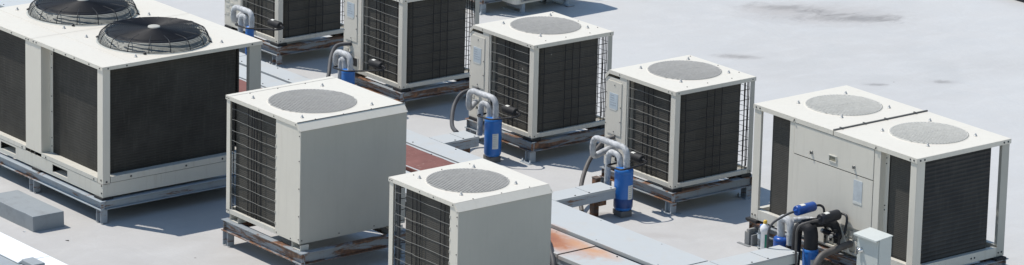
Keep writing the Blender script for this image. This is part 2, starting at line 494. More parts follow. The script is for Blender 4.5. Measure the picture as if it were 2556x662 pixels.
def ibeam(mb, axis, a0, a1, c, z0, z1, w=.07, t=.008, mi=0):
    for (u0, u1, v0, v1) in ((c-w/2, c+w/2, z0, z0+t), (c-w/2, c+w/2, z1-t, z1), (c-.005, c+.005, z0+t, z1-t)):
        if axis == 'x': mb.box((a0, u0, v0), (a1, u1, v1), mi)
        else: mb.box((u0, a0, v0), (u1, a1, v1), mi)

def stand(label, x0, x1, y0, y1, top, bot, legs, group='steel stands under the units', mat=STEEL, pads=(), padz=None, plate=True):
    root = thing('steel_stand', label, 'stand', ((x0+x1)/2, (y0+y1)/2, 0), group)
    ox, oy = (x0+x1)/2, (y0+y1)/2
    X0, X1, Y0, Y1 = x0-ox, x1-ox, y0-oy, y1-oy
    w = .07
    for y in (Y0+w/2, Y1-w/2):
        mb = MB(); ibeam(mb, 'x', X0, X1, y, bot, top); mb.build('beam', mat, root, .0015)
    for x in (X0+w/2, X1-w/2):
        mb = MB(); ibeam(mb, 'y', Y0+w/2+.008, Y1-w/2-.008, x, bot+.001, top-.001)
        # end cheeks so the corner reads as a mitred beam
        mb.box((x-.005 if x < 0 else x+w/2-.006, Y0+.002, bot+.01), (x+.0 if x < 0 else x+w/2-.001, Y0+w/2+.006, top-.01))
        mb.build('beam', mat, root, .0015)
    for lx, ly in legs:
        mb = MB(); x, y = lx-ox, ly-oy
        mb.box((x-.04, y-.035, .006), (x-.033, y+.035, bot-.001)); mb.box((x+.033, y-.035, .006), (x+.04, y+.035, bot-.001))
        mb.box((x-.033, y-.004, .006), (x+.033, y+.004, bot-.001))
        mb.build('leg', STEELC, root)
        if plate:
            mb = MB(); mb.box((x-.075, y-.07, 0), (x+.075, y+.07, .006))
            for sx in (-1, 1): mb.lathe([(.012, 0), (.012, .012), (.006, .013), (.006, .03), (0.0004, .03)], (x+sx*.058, y-.05, .006), 6)
            mb.build('foot_plate', STEELC, root)
    for (px, py) in pads:
        mb = MB(); mb.box((px-.09-ox, py-.045-oy, top+.001), (px+.05-ox, py+.075-oy, padz-.001))
        mb.build('rubber_pad', RUBBER, root, .002)
    return root

# ------------------------------------------------------------------ small square condenser (open coil corner, access panel at the left)
LX, LY, HT, HB = 1.0, .976, 1.173, .242
def square_unit(name, label, group):
    root = thing(name, label, 'air conditioner', (0, 0, 0), group)
    ch = .055
    # lid
    mb = MB(); c = (-.53, .56); r = .345
    x0 = -LX+ch-.003; x1 = -.062
    lid_sheet(mb, x0, x1, -.006, LY+.006, HT, c, r)
    mb.box((x1+.003, -.006, HT-.004), (.006, LY+.006, HT+.0015))                  # folded strip past the seam
    mb.box((x0, -.008, HT-.036), (.006, -.004, HT-.0005)); mb.box((x0, LY+.004, HT-.036), (.006, LY+.008, HT-.0005))
    mb.box((.0045, -.006, HT-.036), (.0085, LY+.006, HT-.0005))
    mb.prism([(x0, HT), (x0, HT-.004), (-LX-.004, HT-.06), (-LX-.008, HT-.057)], 'y', -.006, LY+.006)
    mb.prism([(x0, HT-.001), (-LX-.006, HT-.058), (-LX-.006, HT-.095), (x0, HT-.036)], 'y', -.008, -.0045)
    mb.box((-LX-.008, -.006, HT-.095), (-LX-.004, LY+.006, HT-.057))
    lid = mb.build('lid', WHITE, root)
    screws(root, [(x, -.008, HT-.018, 'y', -1) for x in (-.8, -.045, -.095)]+[(.0085, y, HT-.018, 'x', 1) for y in (.03, .94)]
           +[(-.075, y, HT, 'z', 1) for y in (.2, .45, .75)]+[(x, .95, HT, 'z', 1) for x in (-.9, -.5, -.2)])
    fan_grille(root, c, HT, r); fan(root, c, HT-.02, r-.02)
    for sx, sy in ((-1, -1), (1, -1), (1, 1), (-1, 1)): nut(root, c[0]+sx*.29, c[1]+sy*.295, HT)
    z0, z1 = HB+.045, HT-.036
    # posts (angle sections)
    mb = MB(); mb.box((-.066, 0, HB), (0, .004, z1)); mb.box((-.004, .004, HB), (0, .06, z1)); mb.box((-.066, .004, HB), (-.062, .02, z1))
    mb.build('corner_post', WHITE, root, .0012)
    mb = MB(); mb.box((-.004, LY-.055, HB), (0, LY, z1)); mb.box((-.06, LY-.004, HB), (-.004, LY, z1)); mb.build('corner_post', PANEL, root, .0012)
    mb = MB(); mb.box((-LX, LY-.06, HB), (-LX+.004, LY, z1-.04)); mb.box((-LX+.004, LY-.004, HB), (-LX+.06, LY, z1)); mb.build('corner_post', WHITE, root, .0012)
    # bottom rails
    mb = MB()
    mb.box((-.70, .001, HB), (-.067, .03, HB+.042)); mb.box((-.03, .061, HB), (-.001, LY-.056, HB+.042))
    mb.box((-LX+.005, LY-.03, HB), (-.061, LY-.005, HB+.042)); mb.box((-LX+.001, .035, HB), (-LX+.03, LY-.061, HB+.042))
    mb.box((-LX+.031, .031, HB+.012), (-.031, LY-.031, HB+.02))
    mb.build('base_rail', CREAM, root, .0015)
    screws(root, [(-.03, 0, HB+.02, 'y', -1), (0, .03, HB+.02, 'x', 1), (0, LY-.03, HB+.02, 'x', 1)])
    # access panel column on the left
    mb = MB(); mb.box((-LX, 0, HB), (-.70, .005, z1-.03)); mb.box((-LX, .005, HB), (-LX+.004, .22, z1-.055)); mb.box((-.704, .005, HB), (-.70, .12, z1))
    mb.box((-.80, 0, z1-.03), (-.70, .005, z1)); mb.box((-LX+.02, .2, HB+.04), (-.72, .21, z1))
    ap = mb.build('access_panel', WHITE, root)
    mb = MB(); mb.box((-.965, -.006, .56), (-.765, -.001, 1.075)); dr = mb.build('panel_door', WHITE, root, .002)
    screws(dr, [(-.865, -.006, 1.04, 'y', -1), (-.865, -.006, .59, 'y', -1), (-.775, -.006, .84, 'y', -1), (-.775, -.006, .7, 'y', -1)])
    label_part(dr, 'x', -.935, -.815, -.006, .81, .96)
    mb = MB(); mb.box((-.935, -.0085, .795), (-.83, -.006, .812)); mb.build('label', PAPER, dr)
    mb = MB()
    for zz in (.50, .44, .36): mb.box((-.975, -.004, zz), (-.915, -.0005, zz+.03)); mb.box((-.90, -.004, zz-.02), (-.84, -.0005, zz+.005))
    mb.box((-.88, -.004, .30), (-.74, -.0005, .40)); mb.build('knockout_plate', CREAM, root, .001)
    mb = MB(); mb.box((-.83, -.009, .31), (-.76, -.004, .39)); mb.build('valve_opening', RUBBER, root)
    screws(root, [(-LX+.01, 0, z, 'y', -1) for z in (.35, .5, .65, .8, .95)], .005)
    # coils
    mb = MB(); coil_block(mb, -.665, -.078, .045, .10, HB+.03, z1-.002); mb.build('coil', COIL, root)
    mb = MB(); coil_block(mb, -.10, -.04, .102, .845, HB+.03, z1-.002); mb.build('coil', COIL, root)
    mb = MB(); coil_block(mb, -LX+.04, -.26, LY-.1, LY-.045, HB+.03, z1-.002); mb.build('coil', COIL, root)
    # wire guards
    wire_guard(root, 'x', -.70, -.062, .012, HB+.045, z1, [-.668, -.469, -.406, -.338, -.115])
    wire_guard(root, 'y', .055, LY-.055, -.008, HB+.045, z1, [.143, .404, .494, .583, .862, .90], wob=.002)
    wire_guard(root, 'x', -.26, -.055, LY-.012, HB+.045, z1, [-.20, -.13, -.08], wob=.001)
    mb = MB(); mb.box((-.697, .006, HB+.045), (-.683, .03, z1)); mb.build('coil_bracket', WHITE, root)
    return root

def small_stand(label, x, y):
    return stand(label, x-LX-.02, x+.035, y-.035, y+LY+.03, .213, .118,
                 [(x-.03, y+.01), (x-.03, y+LY-.03), (x-LX+.03, y+.01), (x-LX+.03, y+LY-.03)],
                 pads=[(x-.035, y+.03), (x-.035, y+LY-.09), (x-LX+.11, y+.03), (x-LX+.11, y+LY-.09)], padz=HB)

GU = 'square rooftop condensers in the back row'
uc = square_unit('condenser_unit', 'square white condenser standing just left of the long twin-fan unit', GU)
square_positions = [((-2.032, -.046), 'square white condenser behind the tallest blue tank, left of the one beside the twin-fan unit'),
                    ((-4.165, -.03), 'square white condenser cut by the frame top, directly behind the middle solid-sided condenser'),
                    ((-6.32, -.04), 'square white condenser farthest left in the back row, its lid out of frame'),
                    ((-6.92, 3.14), 'dark square condenser far back, mostly hidden beside the low split unit')]
for (x, y), lb in square_positions: dup(uc, (x, y, 0), lb, GU)
small_stand('blue-grey steel stand under the square condenser just left of the twin-fan unit', 0, 0)
small_stand('steel stand under the square condenser behind the tallest blue tank', -2.032, -.046)
small_stand('rust-streaked steel stand behind the middle solid-sided condenser', -4.165, -.03)
small_stand('steel stand under the square condenser farthest left in the back row', -6.32, -.04)
small_stand('steel stand in deep shadow beside the low split unit at the top edge', -6.92, 3.14)

# ------------------------------------------------------------------ solid-sided condensers (front row)
def solid_unit(name, label, group, loc, lx, ly, ht, hb, coil0, coil1, r, c, bo, open_left, vw, seam_left=True):
    root = thing(name, label, 'air conditioner', loc, group)
    ch = .055; mb = MB()
    xa = -lx+.055 if seam_left else -lx-.006; xb = -ch
    lid_sheet(mb, xa, xb, -.006, ly+.006, ht, c, r)
    if seam_left: mb.box((-lx-.006, -.006, ht-.004), (xa-.004, ly+.006, ht+.0015))
    mb.box((-lx-.006, -.008, ht-.036), (xb, -.004, ht-.0005)); mb.box((-lx-.006, ly+.004, ht-.036), (xb, ly+.008, ht-.0005))
    mb.box((-lx-.0085, -.006, ht-.036), (-lx-.0045, ly+.006, ht-.0005))
    lid = mb.build('lid', WHITE, root)
    mb = MB()                                                                         # sloped cap along the solid side
    mb.prism([(xb+.002, ht-.001), (xb+.002, ht-.006), (-.001, ht-.066), (.008, ht-.062)], 'y', -.006, ly+.006)
    mb.prism([(xb+.002, ht-.002), (.0065, ht-.063), (-.03, ht-.066), (xb+.002, ht-.036)], 'y', -.0075, -.0035)
    mb.prism([(xb+.002, ht-.002), (.0065, ht-.063), (-.03, ht-.066), (xb+.002, ht-.036)], 'y', ly+.0035, ly+.0075)
    mb.build('sloped_cap', WHITE, root)
    if seam_left:
        mb = MB(); mb.box((xb-.002, -.004, ht+.0005), (xb+.004, ly+.004, ht+.004)); mb.build('seal_strip', RUBBER, root)
    screws(root, [(x, -.008, ht-.018, 'y', -1) for x in (-lx+.015, -lx+.045, -lx*.55, -lx*.35, -.07)]+[(-lx+.07, y, ht, 'z', 1) for y in (.2, .5, .8)]
           +[(xb-.012, y, ht, 'z', 1) for y in (.2, .5, .8)])
    fan_grille(root, c, ht, r); fan(root, c, ht-.02, r-.02)
    for sx, sy in ((-1, -1), (1, -1), (1, 1), (-1, 1)): nut(root, c[0]+sx*bo, c[1]+sy*bo, ht)
    z1 = ht-.036; z0 = hb
    mb = MB(); mb.box((-lx, 0, hb), (-lx+.055, .004, z1)); mb.box((-lx, .004, hb), (-lx+.004, .055, z1)); mb.build('corner_post', WHITE, root, .0012)
    mb = MB(); mb.box((-lx, ly-.06, hb), (-lx+.004, ly, z1)); mb.box((-lx+.004, ly-.004, hb), (-lx+.06, ly, z1)); mb.build('corner_post', WHITE, root, .0012)
    # solid panels: narrow one on the long side and the full side
    mb = MB(); mb.box((coil1+.008, 0, hb), (-.03, .005, z1)); mb.box((coil1+.008, .005, hb), (coil1+.012, .06, z1)); mb.build('front_panel', WHITE, root, .001)
    mb = MB(); mb.box((-.026, -.003, hb), (-.002, .004, ht-.07)); mb.build('edge_strip', WHITE, root, .001)
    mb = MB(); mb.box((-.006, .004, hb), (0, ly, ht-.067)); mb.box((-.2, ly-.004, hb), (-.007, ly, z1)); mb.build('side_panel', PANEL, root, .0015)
    screws(root, [(0, y, hb+.03, 'x', 1) for y in (.02, .42, .8, ly-.05)]+[(-.015, -.003, z, 'y', -1) for z in (hb+.04, hb+.25, hb+.5, hb+.75, ht-.11)]
           +[(-lx+.015, 0, hb+.03, 'y', -1), (-lx+.04, 0, hb+.03, 'y', -1), (coil1+.03, 0, hb+.02, 'y', -1), (-.14, 0, hb+.02, 'y', -1)])
    for k in range(9):
        mb = MB(); mb.box((coil1+.008, -.004, hb+.09+k*.1), (coil1+.016, -.0005, hb+.115+k*.1)); mb.build('wire_clip', CREAM, root)
    mb = MB(); mb.box((-lx+.056, .001, hb), (coil1+.006, .03, hb+.042)); mb.box((-lx+.001, .06, hb), (-lx+.03, ly-.065, hb+.042))
    mb.box((-lx+.031, .031, hb+.012), (-.01, ly-.01, hb+.02)); mb.build('base_rail', CREAM, root, .0015)
    if open_left:
        mb = MB(); mb.box((-lx+.072, .03, hb+.03), (-lx+.10, .05, z1)); mb.build('coil_bracket', INNER, root)
    mb = MB(); coil_block(mb, coil0, coil1+.03, .045, .10, hb+.03, z1-.002); mb.build('coil', COIL, root)
    mb = MB(); coil_block(mb, coil0, -.25, ly-.1, ly-.045, hb+.03, z1-.002); mb.build('coil', COIL, root)
    if not open_left:
        mb = MB(); coil_block(mb, -lx+.045, -lx+.1, .105, ly-.105, hb+.03, z1-.002); mb.build('coil', COIL, root)
    else:
        mb = MB(); coil_block(mb, -lx+.045, -lx+.1, .34, ly-.105, hb+.03, z1-.002); mb.build('coil', COIL, root)
        mb = MB(); mb.box((coil0+.02, .101, hb+.03), (coil0+.03, ly-.3, z1-.01)); mb.build('inner_baffle', INNER, root)
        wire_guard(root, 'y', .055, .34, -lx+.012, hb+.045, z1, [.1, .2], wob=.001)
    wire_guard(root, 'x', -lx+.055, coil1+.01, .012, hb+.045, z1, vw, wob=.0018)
    return root

D = (-.4035, -3.925)
solid_unit('condenser_unit', 'large condenser with blank grey side, on a rusty stand beside the caged-fan unit', 'solid-sided condensers in the front row',
           (D[0], D[1], 0), 1.141, 1.141, 1.385, .300, -1.075, -.385, .39, (-.545, .505), .375, False, [-1.06, -.83, -.775, -.735, -.70, -.632, -.40])
G = (1.6495, -3.774)
solid_unit('condenser_unit', 'smaller solid-sided condenser cut off by the bottom edge of the frame', 'solid-sided condensers in the front row',
           (G[0], G[1], 0), .963, .99, 1.16, .225, -.805, -.125, .35, (-.50, .475), .29, True, [-.89, -.66, -.60, -.55, -.27, -.215], seam_left=False)
# stand of the large solid unit: wider than the unit, which sits on brackets
st = stand('wide blue-grey I-beam stand with rusty flanges under the large solid-sided condenser', D[0]-1.16, D[0]+.085, D[1]-.04, D[1]+1.16, .240, .135,
           [(D[0]-1.10, D[1]-.0), (D[0]+.02, D[1]+.01), (D[0]-1.10, D[1]+1.1), (D[0]+.02, D[1]+1.1)], plate=False)
ox, oy = (D[0]-1.16+D[0]+.085)/2, (D[1]-.04+D[1]+1.16)/2
for px, py in ((-.12, .03), (-1.08, .03), (-.12, 1.05), (-1.08, 1.05)):
    mb = MB(); x, y = D[0]+px-ox, D[1]+py-oy
    mb.box((x, y-.03, .2415), (x+.13, y+.06, .247)); mb.box((x, y-.03, .247), (x+.005, y+.06, .298)); mb.box((x+.125, y-.03, .247), (x+.13, y+.06, .290))
    mb.build('bracket', CREAM, st)
stand('steel stand hidden under the smaller solid-sided condenser at the bottom edge', G[0]-.98, G[0]+.03, G[1]-.03, G[1]+1.02, .205, .115,
      [(G[0]-.93, G[1]+.02), (G[0]-.03, G[1]+.02), (G[0]-.93, G[1]+.96), (G[0]-.03, G[1]+.96)],
      pads=[(G[0]-.06, G[1]+.03), (G[0]-.85, G[1]+.03)], padz=.225)

# ------------------------------------------------------------------ long twin-fan unit at the right
def twin_unit():
    fx, fy, L_, W, ht, hb = 3.103, .063, 2.0904, 1.1233, 1.289, .2205
    root = thing('twin_fan_unit', 'long white twin-fan condenser with two flush round grilles at the right', 'air conditioner', (fx, fy, 0))
    s = -1.0466; z1 = ht-.036
    for a, b, c in ((-L_-.006, s-.004, (-L_+.49, .63)), (s+.004, .006, (-.513, .635))):
        mb = MB(); lid_sheet(mb, a, b, -.008, W+.008, ht, c, .345)
        mb.box((a, -.0095, ht-.042), (b, -.0055, ht-.0005)); mb.box((a, W+.0055, ht-.042), (b, W+.0095, ht-.0005))
        if a < -2: mb.box((a-.004, -.008, ht-.042), (a, W+.008, ht-.0005))
        else: mb.box((b, -.008, ht-.042), (b+.004, W+.008, ht-.0005))
        lid = mb.build('lid', WHITE, root)
        fan_grille(root, c, ht, .345, GUARDL); fan(root, c, ht-.02, .32)
        for sx, sy in ((-1, -1), (1, -1), (1, 1), (-1, 1)): nut(root, c[0]+sx*.285, c[1]+sy*.29, ht)
    mb = MB(); mb.box((s-.007, -.006, ht+.0005), (s+.007, W+.012, ht+.012)); mb.build('seam_strip', plain('dark_grey_seal', (.13, .125, .12), .6), root)
    for y in (.08, .36, .62, .98):
        mb = MB(); mb.box((s-.02, y, ht+.006), (s+.018, y+.012, ht+.016)); mb.build('seam_clip', INNER, root)
    screws(root, [(x, -.0095, ht-.022, 'y', -1) for x in (-2.06, -2.01, -.03, -.075)]+[(.010, y, ht-.022, 'x', 1) for y in (.03, .08, W-.08, W-.03)], .009)
    for x in (-1.55, -.50):
        mb = MB(); mb.tube([(x, -.014, ht-.012), (x+.003, -.018, ht-.03), (x-.012, -.014, ht-.034)], .004, 5); mb.build('lid_clip', DARKSCREW, root)
    # posts
    mb = MB(); mb.box((-L_, 0, hb), (-L_+.092, .004, z1)); mb.box((-L_, .004, hb), (-L_+.004, .07, z1)); mb.box((-L_+.088, .004, hb+.1), (-L_+.092, .025, z1)); mb.build('corner_post', WHITE, root, .0012)
    mb = MB(); mb.box((-.075, 0, hb), (0, .004, z1)); mb.box((-.004, .004, hb), (0, .098, z1)); mb.box((-.075, .004, hb+.1), (-.071, .03, z1)); mb.build('corner_post', WHITE, root, .0012)
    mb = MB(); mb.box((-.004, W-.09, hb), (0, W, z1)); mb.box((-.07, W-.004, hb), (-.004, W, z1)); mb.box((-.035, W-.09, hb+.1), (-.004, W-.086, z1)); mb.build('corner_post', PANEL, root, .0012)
    mb = MB(); mb.box((-L_, W-.09, hb), (-L_+.004, W, z1)); mb.box((-L_+.004, W-.004, hb), (-L_+.07, W, z1)); mb.build('corner_post', WHITE, root, .0012)
    mb = MB(); mb.box((-1.614, 0, hb), (-1.553, .004, z1)); mb.build('mid_post', WHITE, root, .0012)
    mb = MB(); mb.box((-.524, 0, hb), (-.447, .004, z1)); mb.box((-.451, .004, hb+.1), (-.447, .062, z1)); mb.box((-.447, .058, hb+.1), (-.395, .062, z1)); mb.build('mid_post', WHITE, root, .0012)
    screws(root, [(-.43, .058, z, 'y', -1) for z in (1.18, 1.13, .75, .71)], .006)
    # door and lower panel
    mb = MB(); mb.box((-1.549, -.004, .962), (-.528, .004, z1-.012)); d = mb.build('upper_door', WHITE, root, .003)
    for x in (-1.317, -.769):
        mb = MB(); mb.lathe([(.017, 0), (.017, -.005), (.012, -.008), (.012, -.013), (.0005, -.013)], (x, -.004, 1.025), 16, 0, 'y')
        mb.box((x-.004, -.026, 1.012), (x+.004, -.018, 1.038)); mb.build('latch', plain('dull_latch_metal', (.22, .22, .21), .4, .5), d)
    mb = MB(); x = -1.042; z = 1.034
    mb.box((x-.05, -.012, z+.022), (x+.05, -.004, z+.03)); mb.box((x-.05, -.012, z-.03), (x+.05, -.004, z-.022))
    mb.box((x-.05, -.012, z-.022), (x-.042, -.004, z+.022)); mb.box((x+.042, -.012, z-.022), (x+.05, -.004, z+.022))
    mb.build('handle', CREAM, d)
    mb = MB(); mb.box((x-.042, -.006, z-.022), (x+.042, -.0042, z+.022)); mb.build('handle_recess', plain('khaki_recess', (.25, .23, .17), .6), d)
    mb = MB(); mb.box((-1.549, -.004, .50), (-.528, .004, .955)); mb.box((-1.549, -.004, hb+.02), (-1.12, .004, .50)); mb.box((-.60, -.004, hb+.02), (-.528, .004, .50))
    mb.box((-1.12, -.004, .47), (-.60, .004, .50)); mb.build('lower_panel', WHITE, root)
    label_part(root, 'x', -.765, -.655, -.004, .715, .915, plain('faint_label', (.53, .565, .585), .5), rows=0)
    mb = MB(); mb.box((-.765, -.008, .70), (-.652, -.0045, .722)); mb.build('label', PAPER, root)
    # pipe plate, recessed, with knock-out slots
    mb = MB(); mb.box((-1.12, .03, hb+.02), (-.60, .036, .47))
    for k in range(7):
        xx = -1.08+k*.068
        mb.box((xx, .012, .27+.012*(k % 3)), (xx+.035, .03, .35)); mb.box((xx-.004, .018, .37), (xx+.03, .03, .43-.012*(k % 2)))
    mb.build('pipe_plate', CREAM, root, .002)
    mb = MB(); mb.prism([(-.72, .26), (-.865, .505), (-.855, .40), (-.87, .26)], 'y', -.06, -.055); mb.box((-.83, -.055, .27), (-.80, -.001, .33)); mb.build('gusset_plate', CREAM, root)
    # bottom rails
    mb = MB(); mb.box((-L_+.093, .001, hb), (-1.615, .05, hb+.095)); mb.box((-.446, .001, hb), (-.076, .05, hb+.095))
    mb.box((-.05, .099, hb), (-.001, W-.091, hb+.085)); mb.box((-L_+.071, W-.05, hb), (-.071, W-.001, hb+.085)); mb.box((-L_+.001, .072, hb), (-L_+.05, W-.092, hb+.085))
    mb.box((-1.614, .005, hb), (-.447, .028, hb+.018)); mb.box((-L_+.055, .052, hb+.03), (-.055, W-.055, hb+.04))
    mb.build('base_rail', CREAM, root, .0015)
    screws(root, [(0, y, hb+.035, 'x', 1) for y in (W-.03, W-.07)]+[(-.001, y, hb+.04, 'x', 1) for y in (.72, .76, .2)]+[(-L_+.02, 0, hb+.04, 'y', -1), (-L_+.06, 0, hb+.04, 'y', -1)], .009)
    # coils
    mb = MB(); coil_block(mb, -L_+.165, -1.62, .06, .13, hb+.09, z1-.002); mb.build('coil', COIL, root)
    mb = MB(); coil_block(mb, -.42, -.10, .07, .13, hb+.09, z1-.002); mb.build('coil', COIL, root)
    mb = MB(); coil_block(mb, -.115, -.045, .112, .965, hb+.075, z1-.002, .035); mb.build('coil', COILW, root)
    mb = MB(); coil_block(mb, -L_+.2, -.24, W-.12, W-.06, hb+.09, z1-.002); mb.build('coil', COILW, root)
    mb = MB(); coil_block(mb, -L_+.045, -L_+.11, .42, W-.15, hb+.09, z1-.002); mb.build('coil', COILW, root)
    mb = MB(); mb.box((-L_+.17, .131, hb+.05), (-L_+.18, W-.13, z1-.04)); mb.box((s-.01, .14, hb+.05), (s, W-.13, z1-.04)); mb.box((-1.6, .12, hb+.05), (-.5, .13, z1-.02)); mb.build('inner_baffle', INNER, root)
twin_unit()
stand('rusty I-beam stand with black pads under the long twin-fan unit', .995, 3.14, .035, 1.215, .195, .10,
      [(1.05, .10), (1.05, 1.13), (2.42, .07), (3.07, 1.13), (3.07, .08)], mat=STEEL,
      pads=[(1.07, .075), (3.08, .10), (3.10, 1.10), (1.1, 1.1)], padz=.2205)

# ------------------------------------------------------------------ big unit with caged fans
def fan_cage(parent, c, z):
    # stamped ring, inner collar, dark fan under a dense dome of wire rings
    mb = MB(); mb.lathe([(.535, .0005), (.53, .006), (.50, .008), (.462, .006), (.455, .004), (.455, .085), (.45, .085), (.45, 0)], (c[0], c[1], z), 72)
    mb.build('fan_collar', COLLAR, parent)
    mb = MB(); mb.lathe([(.0005, .090), (.10, .09), (.40, .084), (.430, .074), (.430, .050), (.40, .045), (.0005, .045)], (c[0], c[1], z), 72)
    mb.build('fan_disc', NAVY, parent)
    mb = MB()
    n = 19
    for i in range(n):
        R = .062+(.415-.062)*i/(n-1); mb.ring((c[0], c[1], z+.124-.012*(R/.415)**2), R, .0040, 80, 4)
    prof = [(.425, .110), (.442, .107), (.458, .101), (.473, .093), (.484, .083), (.492, .072), (.498, .062), (.502, .051), (.506, .040), (.510, .029), (.514, .018), (.518, .008)]
    for R, h in prof: mb.ring((c[0], c[1], z+h), R, .0024, 80, 4)
    for k in range(16):
        a = 2*PI*k/16+.12
        pts = [(c[0]+R*math.cos(a), c[1]+R*math.sin(a), z+h) for R, h in [(.30, .121), (.415, .114)]+[(p[0]+.002, p[1]+.002) for p in prof]]
        mb.tube(pts, .0038, 5, rr=[.0018, .0025]+[.0038]*len(prof))
    mb.build('fan_guard', BLACKM, parent)
    mb = MB(); mb.lathe([(.0005, .137), (.05, .137), (.056, .134), (.058, .122), (.062, .118)], (c[0], c[1], z), 36); mb.build('hub_cap', PANEL, parent)
    for k in range(4):
        mb = MB(); a = PI/4+k*PI/2+.05; x, y = c[0]+.527*math.cos(a), c[1]+.527*math.sin(a)
        mb.lathe([(.014, 0), (.014, .01), (.006, .014), (.0005, .02)], (x, y, z+.004), 8)
        mb.box((x-.02, y-.008, z+.006), (x+.02, y+.008, z+.01)); mb.build('guard_clamp', BLACKM, parent)

def big_unit():
    ex, ey, W, ht, hb = -2.6796, -4.5012, 1.7276, 1.4677, .2399
    L_ = 2.37; s = -1.2176; z1 = ht-.034
    root = thing('large_condenser', 'large cream condenser with two black caged fans on its roof at the left edge', 'air conditioner', (ex, ey, 0))
    for a, b, c in ((-L_, s-.0025, (-1.79, .91)), (s+.0025, .006, (-.56, .91))):
        mb = MB(); lid_sheet(mb, a, b, -.008, W+.008, ht, c, .46)
        mb.box((a, -.0095, ht-.034), (b, -.0055, ht-.0005)); mb.box((a, W+.0055, ht-.034), (b, W+.0095, ht-.0005))
        if b > 0: mb.box((b, -.008, ht-.034), (b+.004, W+.008, ht-.0005))
        else: mb.box((a-.004, -.008, ht-.034), (a, W+.008, ht-.0005))
        # shallow stiffening crease across the lid
        mb.box((a+.02, .30, ht-.0005), (b-.02, .306, ht+.0022)); 
        mb.build('lid', WHITE, root)
        fan_cage(root, c, ht)
        for sx, sy in ((-1, -1), (1, -1), (1, 1), (-1, 1)): nut(root, c[0]+sx*.42, c[1]+sy*.47, ht)
    screws(root, [(s+d, -.0095, ht-.018, 'y', -1) for d in (-.09, -.05, .04, .09, .4, .6, .75, 1.0, 1.18, -.35, -.7)]+[(.010, y, ht-.018, 'x', 1) for y in (.05, .25, 1.62)], .008)
    # posts
    mb = MB(); mb.box((s-.118, 0, .395), (s+.157, .004, z1)); mb.box((s+.153, .004, .40), (s+.157, .095, z1)); mb.box((s-.118, .004, .40), (s-.114, .06, z1))
    mb.build('mid_post', WHITE, root, .0012)
    mb = MB(); mb.box((s+.157, .09, .40), (s+.215, .094, z1)); mb.build('coil_flange', WHITE, root)
    screws(root, [(s+.2, .09, z, 'y', -1) for z in (1.35, 1.22, .95, .80, .55, .47)], .006)
    mb = MB(); mb.box((-.092, 0, .36), (0, .004, z1)); mb.box((-.004, .004, .36), (0, .078, z1)); mb.box((-.092, .004, .4), (-.088, .05, z1)); mb.build('corner_post', WHITE, root, .0015)
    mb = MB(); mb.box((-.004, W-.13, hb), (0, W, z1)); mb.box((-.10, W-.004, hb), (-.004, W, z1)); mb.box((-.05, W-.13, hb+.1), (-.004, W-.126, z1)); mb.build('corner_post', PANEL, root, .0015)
    mb = MB(); mb.box((-L_, 0, .36), (-L_+.09, .004, z1)); mb.box((-L_, .004, .36), (-L_+.004, .1, z1)); mb.box((-L_, W-.1, .36), (-L_+.004, W, z1)); mb.build('corner_post', WHITE, root, .0015)
    # lower fascia with fork-lift slots
    def fascia(x0, x1, slots):
        mb = MB(); zt, zs1, zs0 = .365, .345, .275
        xs = [x0]+[v for sl in slots for v in sl]+[x1]
        mb.box((x0, 0, zs1), (x1, .004, zt)); mb.box((x0, 0, hb), (x1, .004, zs0))
        for k in range(0, len(xs), 2): mb.box((xs[k], 0, zs0), (xs[k+1], .004, zs1))
        for sl in slots:
            mb.box((sl[0], .004, zs0-.004), (sl[1], .12, zs0)); mb.box((sl[0], .004, zs1), (sl[1], .12, zs1+.004))
        mb.build('base_fascia', CREAM, root)
        mb = MB()
        for sl in slots: mb.box((sl[0]-.03, .121, zs0-.03), (sl[1]+.03, .125, zs1+.02))
        mb.build('fork_pocket', INNER, root)
        mb = MB(); mb.box((x0 if x0 < s else s+.16, -.002, .369), ((s-.122) if x0 < s else -.096, .002, .408)); mb.box((x0 if x0 < s else s+.16, .002, .404), ((s-.122) if x0 < s else -.096, .10, .408))
        mb.build('coil_ledge', CREAM, root)
    fascia(s+.001, 0, [(-.866, -.607)]); fascia(-L_, s-.001, [(-1.79, -1.52)])
    mb = MB(); mb.box((-.004, .0045, hb), (0, W-.132, .368)); mb.build('base_fascia', CREAM, root, .001)
    mb = MB(); mb.box((-.002, .082, .372), (.003, W-.132, .428)); mb.box((-.10, .082, .424), (-.002, W-.132, .428)); mb.build('coil_ledge', CREAM, root, .001)
    screws(root, [(.003, y, .40, 'x', 1) for y in (.3, .9, 1.3)]+[(0, .04, .385, 'x', 1), (-.03, 0, .40, 'y', -1), (-.02, 0, .35, 'y', -1), (-.02, 0, .28, 'y', -1)]
           +[(x, -.001, .384, 'y', -1) for x in (-.15, -.98, -1.25, -1.17, -1.4)], .010)
    # coils
    mb = MB(); coil_block(mb, s+.19, -.10, .095, .15, .405, z1-.002); mb.build('coil', COILE, root)
    mb = MB(); coil_block(mb, -L_+.1, s-.12, .06, .12, .405, z1-.002); mb.build('coil', COILE, root)
    mb = MB(); coil_block(mb, -.14, -.075, .09, 1.505, .426, z1-.002); mb.build('coil', COILE, root)
    mb = MB(); coil_block(mb, -L_+.1, -.28, W-.1, W-.04, .40, z1-.002); mb.build('coil', COILE, root)
    mb = MB(); coil_block(mb, -L_+.02, -L_+.08, .12, W-.12, .40, z1-.002); mb.build('coil', COILE, root)
    mb = MB()                                                                         # return bends showing along the near edge of the side coil
    for k in range(38): mb.ring((-.078, .094, .45+k*.0256), .009, .0025, 8, 4)
    mb.build('return_bends', SHADEW_BEND, root)
    mb = MB(); mb.box((-L_+.05, .13, .30), (-.15, W-.12, .31)); mb.box((-L_+.05, .005, hb), (-.005, W-.005, hb+.01)); mb.box((s-.004, .13, .31), (s, W-.12, z1)); mb.build('inner_floor', INNER, root)
big_unit()
